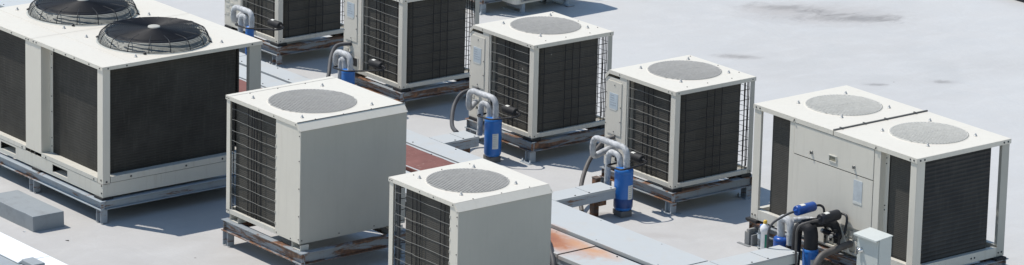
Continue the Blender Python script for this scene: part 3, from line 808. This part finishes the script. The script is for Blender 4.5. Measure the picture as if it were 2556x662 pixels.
stand('long blue-grey I-beam stand under the large caged-fan unit', -5.10, -2.645, -4.545, -2.74, .217, .132,
      [(-2.70, -4.50), (-3.86, -4.50), (-4.98, -4.50), (-2.70, -2.80), (-4.98, -2.80)],
      pads=[(-2.72, -4.47), (-3.8, -4.47), (-2.72, -2.86)], padz=.2399, mat=STEELC, plate=False)

# ------------------------------------------------------------------ low split unit at the top edge and its neighbours
def mini_split():
    root = thing('split_outdoor_unit', 'low white split outdoor unit on small feet, only its bottom in view', 'air conditioner', (-6.66, 3.40, 0), rz=math.radians(1.5))
    w, d, h, z = .95, .32, .80, .115
    mb = MB(); rc = .05
    poly = [(0, rc), (-.015, .015), (-rc, 0), (-d, 0), (-d, w), (-rc, w), (-.015, w-.015), (0, w-rc)]
    mb.prism(poly, 'z', z, z+h); mb.build('body', WHITE, root, .008)
    mb = MB(); mb.box((.0005, .10, z+.03), (.012, w-.26, z+h-.05)); mb.build('outlet_grille', INNER, root)
    mb = MB()
    for k in range(24):
        mb.tube([(.018, .10, z+.04+k*.031), (.018, w-.26, z+.04+k*.031)], .0035, 5)
    for y in (.10, .25, .4, .55, w-.26): mb.box((.012, y-.004, z+.03), (.018, y+.004, z+h-.05))
    mb.box((.004, .085, z+.025), (.02, .10, z+h-.045)); mb.box((.004, w-.26, z+.025), (.02, w-.245, z+h-.045))
    mb.build('grille_bars', GUARDW, root)
    for y in (.14, .78):
        mb = MB(); mb.box((-.30, y-.022, .045), (-.02, y+.022, z-.001)); mb.box((-.35, y-.05, 0), (.05, y+.05, .014))
        mb.lathe([(.035, .014), (.028, .045)], (-.04, y, 0), 12, caps=True); mb.build('foot', STEELC, root, .002)
    return root
mini_split()
mb = MB(); mb.lathe([(.0005, .0), (.11, .0), (.12, .02), (.12, .30), (.10, .33), (.0005, .33)], (0, 0, 0), 28)
mb.lathe([(.13, .28), (.13, .30)], (0, 0, 0), 28)
tag(mb.build('metal_canister', CONC, None, 0, (-6.95, 4.62, 0)), 'grey rounded canister in shadow behind the low split unit', 'canister')

# ------------------------------------------------------------------ pipe groups between the units
def tank(label, x, y, top, r, base=.06, mat=BLUE, lab=True, stone=True, band=False, la=-.72):
    root = thing('refrigerant_tank', label, 'tank', (x, y, 0), 'blue refrigerant tanks')
    h = top-base
    mb = MB(); mb.lathe([(.0005, base), (r*.80, base), (r*.93, base+.010), (r, base+.03), (r, top-.05), (r*.985, top-.044), (r*1.01, top-.038), (r*1.01, top-.026), (r*.93, top-.010), (r*.75, top-.002), (r*.4, top+.003), (.0005, top+.004)], (0, 0, 0), 40)
    mb.build('body', mat, root)
    if lab:
        mb = MB(); vs = []; fs = []; a0, a1 = la, la+.72; n = 8; rr = r+.0015
        for k in range(n+1):
            a = a0+(a1-a0)*k/n
            for z in (base+h*.22, base+h*.62): vs.append((rr*math.cos(a), rr*math.sin(a), z))
        for k in range(n): fs.append((2*k, 2*k+2, 2*k+3, 2*k+1))
        mb.add(vs, fs, 0, True)
        for j in range(7):
            z = base+h*(.58-.05*j); vs = []
            e = random.uniform(-.25, -.12)
            for k in range(5):
                a = la+.1+(e+.62)*k/4; vs += [((rr+.001)*math.cos(a), (rr+.001)*math.sin(a), z), ((rr+.001)*math.cos(a), (rr+.001)*math.sin(a), z+.004)]
            mb.add(vs, [(2*k, 2*k+2, 2*k+3, 2*k+1) for k in range(4)], 1)
        mb.build('label', [PAPER, PRINT], root)
    if band:
        mb = MB(); mb.lathe([(r+.001, base+.032), (r+.0022, base+.034), (r+.0022, base+.115), (r+.001, base+.118)], (0, 0, 0), 40); mb.build('lower_band', BLUED2, root)
    if stone:
        mb = MB(); w = r*.78
        mb.prism([(-w, -w*.8), (w*.9, -w), (w, w*.8), (-w*.85, w)], 'z', 0, base-.001)
        mb.box((-w-.045, -.03, 0), (-w+.0, .035, base*.8)); mb.build('base_block', DCONC, root, .006)
    return root

def drier(label, a, b, r, mat=RUBBER, lab=True, grp='muffler cylinders on the pipes'):
    A, B = Vector(a), Vector(b); d = (B-A); L_ = d.length; c = (A+B)/2
    root = thing('filter_drier', label, 'filter', tuple(c), grp)
    n = d.normalized(); t = [A-c, A-c+n*.004, A-c+n*.010, B-c-n*.010, B-c-n*.004, B-c]
    mb = MB(); mb.tube(t, r, 22, rr=[r*.88, r*.96, r, r, r*.96, r*.88])
    mb.tube([A-c-n*.035, A-c], .014, 10, rr=[.009, .018]); mb.tube([B-c, B-c+n*.035], .014, 10, rr=[.018, .009])
    mb.build('shell', mat, root)
    if lab:
        # paper label curved over the upper side
        up = Vector((0, 0, 1)); up = (up-n*up.dot(n)).normalized(); sd = n.cross(up); mb = MB(); vs = []
        for k in range(7):
            ang = -.5+1.0*k/6
            o = (up*math.cos(ang)+sd*math.sin(ang))*(r+.0015)
            vs += [o-n*L_*.30, o-n*L_*.06]
        mb.add(vs, [(2*k, 2*k+1, 2*k+3, 2*k+2) for k in range(6)], 0, True); mb.build('label', PAPER, root)
    return root

def pipe(name, label, cat, pts, r, mat, rad=.07, ripple=0, group=None, spl=False, seg=14, bands=0):
    P = spline(pts) if spl else smooth_path(pts, rad)
    o0 = Vector(pts[0]); P = [p-o0 for p in P]
    mb = MB(); mb.tube(P, r, seg, ripple=ripple)
    o = mb.build(name, mat, None, 0, tuple(o0)); tag(o, label, cat, group)
    return o

GP = 'white wrapped pipes'; GH = 'conduit hoses'
def group_pipes(where, x, y, top, px, face, tr, sx=1.0, sz=1.0, dr=None, hose=None, band=False):
    """x,y tank; px the x of the unit's pipe inlet; face the y of the unit's face"""
    tank('blue refrigerant tank '+where[0], x, y, top, tr, band=band, la=-.2 if band else -.72)
    pr = .0295
    pipe('insulated_pipe', 'tall white pipe loop on the blue tank '+where[1], 'pipe',
         [(x+.035, y, top-.004), (x+.035, y, top+.19*sz), (x-.455*sx, y+.0, top+.185*sz), (x-.46*sx, y+.0, top-.015), (px, face-.02, top-.03)], pr, WRAP, .085, .05, GP)
    pipe('insulated_pipe', 'low white pipe arch beside the blue tank '+where[1], 'pipe',
         [(x-.045, y-.01, top-.004), (x-.055, y-.01, top+.11*sz), (x-.205*sx, y-.02, top+.112*sz), (x-.215*sx, y-.02, top-.22)], pr, WRAP, .08, .05, GP)
    if dr:
        dx, dy, dz = dr
        drier('black labelled muffler cylinder '+where[2], (x+dx, y+dy, top+dz), (x+dx+.18, y+dy+.005, top+dz), .041)
        pipe('thin_pipe', 'thin looping black tube of the muffler '+where[2], 'pipe',
             [(x+dx+.205, y+dy, top+dz), (x+dx+.275, y+dy-.01, top+dz+.005), (x+dx+.30, y+dy-.09, top+dz-.005), (x+.09, y-.11, top+.012), (x-.14, y-.10, top-.0), (x-.20, y+.1, top-.02)], .009, BLACKM, .05, 0, 'thin black tubes', seg=8)
    if hose: pipe('conduit_hose', hose[0], 'hose', hose[1], .021, hose[2], group=GH, spl=True)

group_pipes(('before the square condenser next to the twin-fan unit, two-tone blue', 'right of the middle tray arm', 'right of the middle tray arm'),
            -.225, -.404, .463, -.87, 0, .088, dr=(-.165, .20, .045), band=True,
            hose=('grey-brown hose curving down behind the middle tray arm',
                  [(-.853, .0, .541), (-.905, -.10, .49), (-.885, -.28, .335), (-.75, -.47, .20), (-.58, -.62, .10), (-.46, -.70, .03)], HOSE))
group_pipes(('at the end of the left tray arm', 'of the left tray arm', 'behind the pipes of the left tray arm'),
            -2.29, -.322, .442, -2.9, -.046, .084, .85, dr=(-.05, .17, .05),
            hose=('dark grey hose bowing down into the left tray arm',
                  [(-2.885, -.046, .546), (-2.937, -.20, .516), (-2.932, -.30, .419), (-2.816, -.42, .33), (-2.66, -.53, .287), (-2.50, -.60, .284)], HOSED))
group_pipes(('half hidden behind the lid of the middle solid-sided condenser', 'behind the middle solid-sided condenser', 'behind the middle solid-sided condenser'),
            -4.50, -.45, .443, -5.05, -.03, .068, .48, .75, dr=(.04, .25, .04),
            hose=('dark grey hose behind the lid of the middle solid-sided condenser',
                  [(-5.03, -.03, .531), (-5.12, -.15, .50), (-5.01, -.30, .42), (-4.84, -.45, .29), (-4.76, -.56, .12), (-4.70, -.60, .02)], HOSED))
group_pipes(('of slim shape, seen past the lid of the caged-fan unit', 'past the lid of the caged-fan unit', 'past the lid of the caged-fan unit'),
            -6.25, -.45, .508, -6.9, -.04, .045, .66, .8, dr=(.05, .22, .02))

# twin-fan unit plumbing
tank('blue tank under a thick black foam arch in front of the twin-fan unit', 2.165, -.26, .30, .070)
tank('dark blue tank half hidden behind the right tray arm', 1.745, -.22, .285, .075, mat=BLUED, lab=False)
pipe('foam_pipe', 'thick black foam-wrapped arch rising from the blue tank by the twin-fan unit', 'pipe',
     [(2.155, -.26, .40), (2.15, -.26, .475), (2.00, -.27, .47), (1.99, -.28, .05)], .043, FOAM, .09, .03)
pipe('foam_pipe', 'fat black foam sleeve sitting on the blue tank by the twin-fan unit', 'pipe',
     [(2.165, -.26, .292), (2.165, -.26, .40), (2.155, -.262, .455), (2.14, -.264, .475)], .063, FOAM, .05, .02)
pipe('foam_pipe', 'black foam-wrapped pipe running into the valves of the twin-fan unit', 'pipe',
     [(2.03, -.245, .475), (2.09, -.13, .49), (2.19, -.02, .497), (2.235, .0, .40)], .042, FOAM, .08, .03)
pipe('insulated_pipe', 'white wrapped arch over the dark blue tank behind the right tray arm', 'pipe',
     [(1.735, -.22, .275), (1.72, -.22, .46), (1.865, -.23, .46), (1.88, -.24, .24)], .036, WRAP, .08, .03, GP)
pipe('foam_pipe', 'short black foam sleeve below the white arch behind the right tray arm', 'pipe', [(1.88, -.24, .245), (1.885, -.24, .02)], .04, FOAM, .02, .02)
pipe('insulated_pipe', 'level white wrapped pipe leading from the arch to the twin-fan unit', 'pipe',
     [(1.86, -.20, .46), (1.92, -.06, .46), (2.10, -.04, .47), (2.2, .05, .45)], .027, WRAP, .05, .03, GP)
drier('bright blue filter cylinder above the pipes of the twin-fan unit', (2.004, -.303, .60), (1.985, -.075, .60), .045, BLUED)
drier('black filter cylinder to the right of the blue one on the twin-fan unit', (2.262, -.255, .58), (2.240, -.02, .58), .048, NAVY)
pipe('thin_pipe', 'thin grey tube bending down from the left end of the blue filter', 'pipe',
     [(2.006, -.335, .60), (2.00, -.42, .585), (1.93, -.55, .50), (1.93, -.56, .30), (1.92, -.54, .05)], .011, HOSED, .08, 0, 'thin tubes of the twin-fan unit', seg=8)
pipe('thin_pipe', 'short black tube bending down from the right end of the blue filter', 'pipe',
     [(1.983, -.04, .60), (1.99, .0, .60), (2.03, .01, .58), (2.04, .0, .47)], .011, BLACKM, .04, 0, 'thin tubes of the twin-fan unit', seg=8)
pipe('thin_pipe', 'thin grey tube hanging in front of the black foam arch', 'pipe',
     [(2.266, -.285, .58), (2.25, -.40, .575), (2.20, -.47, .54), (2.20, -.47, .30), (2.205, -.45, .12), (2.15, -.42, .10)], .011, HOSE, .07, 0, 'thin tubes of the twin-fan unit', seg=8)
pipe('thin_pipe', 'thin tube dropping from the right end of the black filter to the valve', 'pipe',
     [(2.238, .01, .58), (2.236, .035, .58), (2.31, .03, .575), (2.315, .0, .42)], .011, NAVY, .05, 0, 'thin tubes of the twin-fan unit', seg=8)
root = thing('service_valve', 'dark metal service valves at the foot of the twin-fan unit', 'valve', (2.235, -.035, .40))
mb = MB(); mb.tube([(-.12, -.02, 0), (.08, -.02, 0)], .026, 12); mb.tube([(.02, -.02, -.07), (.02, -.02, .05)], .018, 10); mb.tube([(.02, -.06, .0), (.02, .08, .0)], .02, 10)
mb.build('valve_body', BLACKM, root)
mb = MB(); mb.tube([(-.15, -.02, 0), (-.12, -.02, 0)], .024, 8); mb.tube([(.02, -.085, 0), (.02, -.06, 0)], .016, 6); mb.build('valve_cap', SCREW, root)
mb = MB(); mb.tube([(.07, -.03, -.09), (.075, -.03, .02)], .014, 8); mb.build('valve_stem', BLACKM, root)
mb = MB(); mb.tube([(-.03, -.03, -.06), (-.03, -.03, .0)], .012, 8); mb.build('valve_stem', BLACKM, root)
pipe('conduit_hose', 'fat grey-brown hose coming out of the lower panel of the twin-fan unit', 'hose',
     [(2.335, .06, .325), (2.33, .0, .315), (2.31, -.12, .29), (2.31, -.27, .255), (2.32, -.36, .14), (2.33, -.40, .02)], .032, HOSE, group=GH, spl=True)
pipe('conduit_hose', 'black hose showing at the side of the smaller solid-sided condenser', 'hose',
     [(.66, -2.02, .30), (.82, -2.12, .29), (.98, -2.20, .20), (1.1, -2.27, .08), (1.3, -2.3, .02)], .026, HOSED, group=GH, spl=True)

# ------------------------------------------------------------------ bottles
root = thing('plastic_bottle', 'opaque white bottle with a yellow cap by the leg of the twin-fan unit', 'bottle', (1.315, -.03, 0))
mb = MB(); mb.lathe([(.0005, 0), (.033, 0), (.036, .008), (.036, .175), (.045, .185), (.045, .215), (.04, .232), (.022, .25), (.016, .262), (.0005, .262)], (0, 0, 0), 24); mb.build('bottle_body', WHITEPL, root)
mb = MB(); mb.lathe([(.018, .258), (.0175, .285), (.013, .29), (.0005, .29)], (0, 0, 0), 16); mb.build('cap', YELLOW, root)
mb = MB(); vs = []
for k in range(6):
    a = -.75+.7*k/5
    vs += [(.0368*math.cos(a), .0368*math.sin(a), .04), (.0368*math.cos(a), .0368*math.sin(a), .165)]
mb.add(vs, [(2*k, 2*k+2, 2*k+3, 2*k+1) for k in range(5)], 0, True); mb.build('print', GREENPR, root)
root = thing('water_bottle', 'clear water bottle with a blue cap beside the white squeeze bottle', 'bottle', (1.245, -.01, 0))
mb = MB(); mb.lathe([(.0005, 0), (.028, 0), (.032, .01), (.030, .03), (.032, .05), (.030, .07), (.032, .09), (.032, .15), (.026, .185), (.012, .205), (.012, .215), (.0005, .215)], (0, 0, 0), 24); mb.build('bottle_body', CLEAR, root)
mb = MB(); mb.lathe([(.0145, .208), (.0145, .228), (.0005, .229)], (0, 0, 0), 14); mb.build('cap', BLUEPL, root)
mb = MB(); mb.lathe([(.0326, .10), (.0326, .145)], (0, 0, 0), 24); mb.build('label', STICK, root)

# ------------------------------------------------------------------ control cabinet
root = thing('control_cabinet', 'pale grey metal control cabinet with overhanging lid and chrome lock', 'cabinet', (3.10, -.41, 0), rz=math.radians(0))
mb = MB(); mb.box((-.135, -.055, .22), (.135, .085, .690)); mb.build('cabinet_body', CABINET, root, .003)
mb = MB(); mb.prism([(-.098, .680), (-.098, .686), (.095, .703), (.095, .694), (-.092, .678)], 'x', -.145, .138)
mb.box((-.145, -.102, .668), (.138, -.0985, .6855)); mb.build('lid', CABINET, root, .002)
mb = MB(); mb.box((-.130, -.064, .235), (.126, -.0565, .672)); dd = mb.build('door', CABINET, root, .002)
mb = MB(); mb.lathe([(.022, 0), (.022, -.008), (.014, -.014), (.014, -.03), (.0005, -.032)], (-.075, -.0645, .545), 18, 0, 'y')
mb.box((-.117, -.088, .505), (-.099, -.078, .57)); mb.tube([(-.108, -.083, .555), (-.075, -.088, .548)], .007, 8); mb.build('lock', CHROME, dd)
for x in (-.10, .10):
    mb = MB(); mb.box((x-.015, -.02, 0), (x+.015, .02, .219)); mb.box((x-.04, -.06, 0), (x+.04, .06, .006)); mb.build('leg', STEELC, root)

# ------------------------------------------------------------------ cable trays
GT = 'pale painted cable tray runs'
def tray(label, segs, y0, y1, z, h=.09, mats=None, group=GT, lip=True):
    root = thing('cable_tray', label, 'cable tray', (0, (y0+y1)/2, 0), group)
    oy = (y0+y1)/2
    for a, b, m, dz in segs:
        mb = MB(); mb.box((a+.004, y0-oy, z-.006+dz), (b-.004, y1-oy, z+dz))
        mb.box((a+.004, y0-oy-.006, z-.035+dz), (b-.004, y0-oy, z+dz-.001)); mb.box((a+.004, y1-oy, z-.035+dz), (b-.004, y1-oy+.006, z+dz-.001))
        mb.build('tray_lid', m, root, .0015)
        if m is BROWN:                                                                # pale paint left along the two edges
            for yy, sg, base in ((y1-oy-.001, -1, .018), (y0-oy+.001, 1, .012)):
                n = int((b-a)/.12); top_ = [(a+.01+(b-a-.02)*k/n, yy+sg*(base+.012*random.random())) for k in range(n+1)]
                mb = MB(); mb.prism([(a+.01, yy)]+top_+[(b-.01, yy)], 'z', z+.0005, z+.002); mb.build('paint_edge', TRAY, root)
    a, b = segs[0][0], segs[-1][1]
    mb = MB(); mb.box((a+.01, y0-oy+.004, z-h), (b-.01, y0-oy+.007, z-.008)); mb.box((a+.01, y1-oy-.007, z-h), (b-.01, y1-oy-.004, z-.008)); mb.box((a+.01, y0-oy+.007, z-h), (b-.01, y1-oy-.007, z-h+.003))
    mb.build('tray_channel', STEELC, root)
    screws(root, [(a+.3+k*.42, y1-oy-.03 if k % 2 else y0-oy+.03, z+.0, 'z', 1) for k in range(int((b-a)/.42))], .008)
    x = a+.6
    while x < b:
        mb = MB(); mb.box((x-.02, y0-oy+.02, 0), (x+.02, y0-oy+.06, z-h-.001)); mb.box((x-.02, y1-oy-.06, 0), (x+.02, y1-oy-.02, z-h-.001)); mb.box((x-.015, y0-oy+.06, .05), (x+.015, y1-oy-.06, .08))
        mb.build('support', RUSTY, root); x += 1.6
    return root
tray('narrow pale tray lid farthest back, beyond the right post of the caged-fan unit', [(-12, -6.0, TRAY, 0), (-6.0, -4.0, TRAY, 0)], -.872, -.655, .28)
tray('pale tray lid strip running along the back edge of the red-brown panel', [(-12, -4.85, TRAY, 0), (-4.85, -3.2, TRAY, .002), (-3.2, -1.3, TRAY, 0)], -1.190, -.935, .283)
tray('wide tray run, red-brown at the left and pale at the right', [(-12, -6.9, TRAYR, 0), (-6.9, -3.6, BROWN, 0), (-3.6, -.75, BROWN, .0), (-.75, 1.90, TRAYR, .004), (1.90, 6, TRAYR, 0), (6, 12, TRAYR, 0)], -1.685, -1.225, .28)
tray('front tray lid with an orange rust patch beside the smaller solid-sided condenser', [(-12, -4.0, TRAYR, 0), (-4.0, -1.0, TRAYR, .0), (-1.0, .985, TRAYR, .004), (.985, 4.2, TRAYR, -.004), (4.2, 12, TRAYR, 0)], -2.155, -1.735, .262)
def arm(label, x0, x1, y0, y1, z=.285, h=.10, slots=False):
    cx = (x0+x1)/2; root = thing('cable_tray', label, 'cable tray', (cx, y1, 0), 'short tray arms')
    X0, X1, Y0 = x0-cx, x1-cx, y0-y1
    mb = MB(); mb.box((X0-.003, Y0, z-.004), (X1+.003, Y0*.42-.002, z+.001)); mb.box((X0-.003, Y0*.42+.002, z-.003), (X1+.003, .002, z+.0025))
    mb.box((X1+.0005, Y0, z-.018), (X1+.003, .002, z-.0045)); mb.build('tray_lid', TRAY, root)
    mb = MB(); mb.box((X0, Y0, z-h), (X1, -.001, z-.0045)); mb.build('tray_channel', CABINET if slots else STEELC, root, .0015)
    screws(root, [(X1-.02, Y0*.42, z+.002, 'z', 1), (X1-.02, Y0*.65, z+.001, 'z', 1), (X1-.02, -.04, z+.002, 'z', 1)], .009)
    if slots:
        mb = MB(); mb.box((X1+.0005, -.035, z-.042), (X1+.002, -.012, z-.028)); mb.box((X1+.0005, -.035, z-.088), (X1+.002, -.012, z-.074)); mb.build('slot', RUBBER, root)
    mb = MB(); mb.box((X0+.05, -.16, 0), (X0+.11, -.10, z-h-.001)); mb.box((X1-.10, -.17, z-h-.05), (X1-.02, -.09, z-h-.001)); mb.build('support', RUSTY, root)
    return root
arm('left short tray arm reaching toward the third square condenser', -2.50, -2.265, -.934, -.51)
arm('middle short tray arm pointing at the blue tank, with a rusty support', -.435, -.212, -1.224, -.51)
arm('right short tray arm with two dark slots, beside the bottles', 1.925, 2.175, -1.224, -.415, .283, .095, True)

# rusty angle block beside the middle arm and grey block at the twin unit's leg
mb = MB(); mb.box((-.03, -.03, 0), (.03, .03, .115)); mb.box((-.035, -.033, .116), (.04, .033, .125)); 
tag(mb.build('support_block', RUSTY, None, .003, (-1.0, -.085, 0)), 'small rusty block at the left foot of the stand beyond the middle tray arm', 'support block')
mb = MB(); mb.box((-.05, -.05, 0), (.01, .05, .12)); mb.box((.02, -.04, 0), (.045, .05, .10)); mb.box((-.02, -.05, .121), (.01, .05, .15)); mb.box((-.11, -.09, 0), (.05, -.055, .006))
tag(mb.build('support_block', DGREY, None, .004, (1.10, .015, 0)), 'grey notched block under the left corner of the twin-fan unit', 'support block')

# ------------------------------------------------------------------ kerb block, parapet, roof edge
mb = MB()
xs = [-3.60, -3.34, -3.08, -2.94, -2.80]; nx = 4; vs = []
for i, x in enumerate(xs):
    j = random.uniform(-.005, .005)
    # outline of the block at this station: front foot, front top, back top, back foot
    off = .14*(1-i/nx)*0
    vs += [(x, -5.16+j, 0), (x, -5.165+j, .146+random.uniform(-.003, .003)), (x+.01, -4.845+j*.5, .148), (x+.01, -4.84, 0)]
fs = []
for i in range(nx):
    o = i*4
    for k in range(3): fs.append((o+k, o+k+1, o+4+k+1, o+4+k))
fs += [(0, 1, 2, 3), (nx*4+3, nx*4+2, nx*4+1, nx*4)]
mb.add(vs, fs)
tag(mb.build('kerb_block', painted('grey_coated_blockwork', (.27, .295, .31), dirt=(.15, .15, .145), dirt_amt=.45, rough=.7, streak=False), None, .006), 'low grey-painted masonry block lying on the roof at the left edge', 'block')
root = thing('parapet', 'low parapet with a bright white coping in the bottom left corner', 'wall', (0, -6.03, 0))
mb = MB(); mb.box((-30, -.32, 0), (14, .15, .285)); mb.build('wall', CONC, root, .01)
mb = MB()
prof = [(-.17, .286), (-.175, .30), (-.15, .312), (.145, .302), (.15, .286)]
mb.prism(prof, 'x', -30, -1.33); mb.prism([(-.03, .286), (-.03, .304), (.145, .302), (.15, .286)], 'x', -1.328, 14)
mb.build('coping', painted('fresh_white_roof_paint', (.86, .88, .89), dirt=(.6, .58, .55), dirt_amt=.3, rough=.5, streak=False), root, .006)
mb = MB(); mb.box((-1.32, -.15, .2865), (-1.12, -.032, .33)); mb.build('coping_stub', CONC, root, .008)

mb = MB(); mb.box((-.6, 0, 0), (.35, .5, .10)); mb.box((-.62, -.02, .101), (.37, .52, .12))
tag(mb.build('roof_hatch', NAVY, None, .004, (-4.10, 8.66, 0)), 'dark hatch edge at the top right corner of the roof', 'hatch')
mb = MB(); mb.lathe([(.0005, 0), (.16, 0), (.16, .05), (.05, .09), (.045, .30), (.07, .32), (.07, .35), (.0005, .36)], (0, 0, 0), 24)
tag(mb.build('roof_vent', STEELC, None, 0, (-6.62, 5.22, 0)), 'small roof vent whose shadow shows at the top edge', 'vent')

# grit: a few leaves and flakes lying on the roof
def flake(x, y, s, mat, label, rz):
    mb = MB(); mb.add([(-s, 0, .002), (-s*.3, -s*.35, .006), (s, -s*.1, .003), (s*.5, s*.4, .008), (-s*.4, s*.35, .003)], [(0, 1, 2, 3, 4)])
    o = mb.build('flake', mat, None, 0, (x, y, 0)); o.rotation_euler = (0, 0, rz)
    sd = o.modifiers.new('thickness', 'SOLIDIFY'); sd.thickness = .003
    tag(o, label, 'debris', 'scraps on the roof')
flake(-2.42, -5.04, .022, DARKSCREW, 'dark dry leaf on the roof right of the grey block', .4)
flake(-2.86, -5.22, .016, WHITEPL, 'white paint flake on the roof in front of the grey block', 1.0)

# ------------------------------------------------------------------ roof sheet
mb = MB(); mb.add([(-400, -400, 0), (400, -400, 0), (400, 400, 0), (-400, 400, 0)], [(0, 1, 2, 3)])
tag(mb.build('ground', ROOF), kind='structure')

# ------------------------------------------------------------------ light
el = math.radians(61.5); d = Vector((.48, .25, -1)).normalized()
w = bpy.data.worlds.new('World'); scn.world = w; w.use_nodes = True
nt = w.node_tree; bg = nt.nodes['Background']
sky = nt.nodes.new('ShaderNodeTexSky'); sky.sky_type = 'NISHITA'; sky.sun_disc = False
sky.sun_elevation = el; sky.sun_rotation = math.atan2(-.48, -.25)
sky.air_density = 1.6; sky.dust_density = .2; sky.ozone_density = 3.0
nt.links.new(sky.outputs['Color'], bg.inputs['Color']); bg.inputs['Strength'].default_value = .118
sl = bpy.data.lights.new('sun', 'SUN'); sl.energy = 4.4; sl.angle = math.radians(.53); sl.color = (1.0, .945, .865)
so = bpy.data.objects.new('sun', sl); col.objects.link(so); so.rotation_euler = d.to_track_quat('-Z', 'Y').to_euler(); so.location = (-5, -3, 12)

# ------------------------------------------------------------------ camera
q = dict(f=9591.6, yaw=.89860475, pitch=-.23091527, roll=.0243433, H=10.519755, x=25.70102, y=-22.41998, cy=-133.389)
y_, p_, r_ = q['yaw'], q['pitch'], q['roll']
F = Vector((-math.sin(y_)*math.cos(p_), math.cos(y_)*math.cos(p_), math.sin(p_)))
R = Vector((math.cos(y_), math.sin(y_), 0)); U = R.cross(F)
R2 = R*math.cos(r_)+U*math.sin(r_); U2 = U*math.cos(r_)-R*math.sin(r_)
cam = bpy.data.cameras.new('camera'); co = bpy.data.objects.new('camera', cam); col.objects.link(co)
M = Matrix((R2, U2, -F)).transposed().to_4x4(); M.translation = Vector((q['x'], q['y'], q['H'])); co.matrix_world = M
cam.sensor_fit = 'HORIZONTAL'; cam.sensor_width = 36; cam.lens = q['f']/2556*36
cam.shift_y = -(331-q['cy'])/2556; cam.clip_start = .5; cam.clip_end = 3000
scn.camera = co
scn.view_settings.view_transform = 'Standard'; scn.view_settings.look = 'None'; scn.view_settings.gamma = 1
scn.view_settings.exposure = .0; scn.view_settings.use_curve_mapping = False
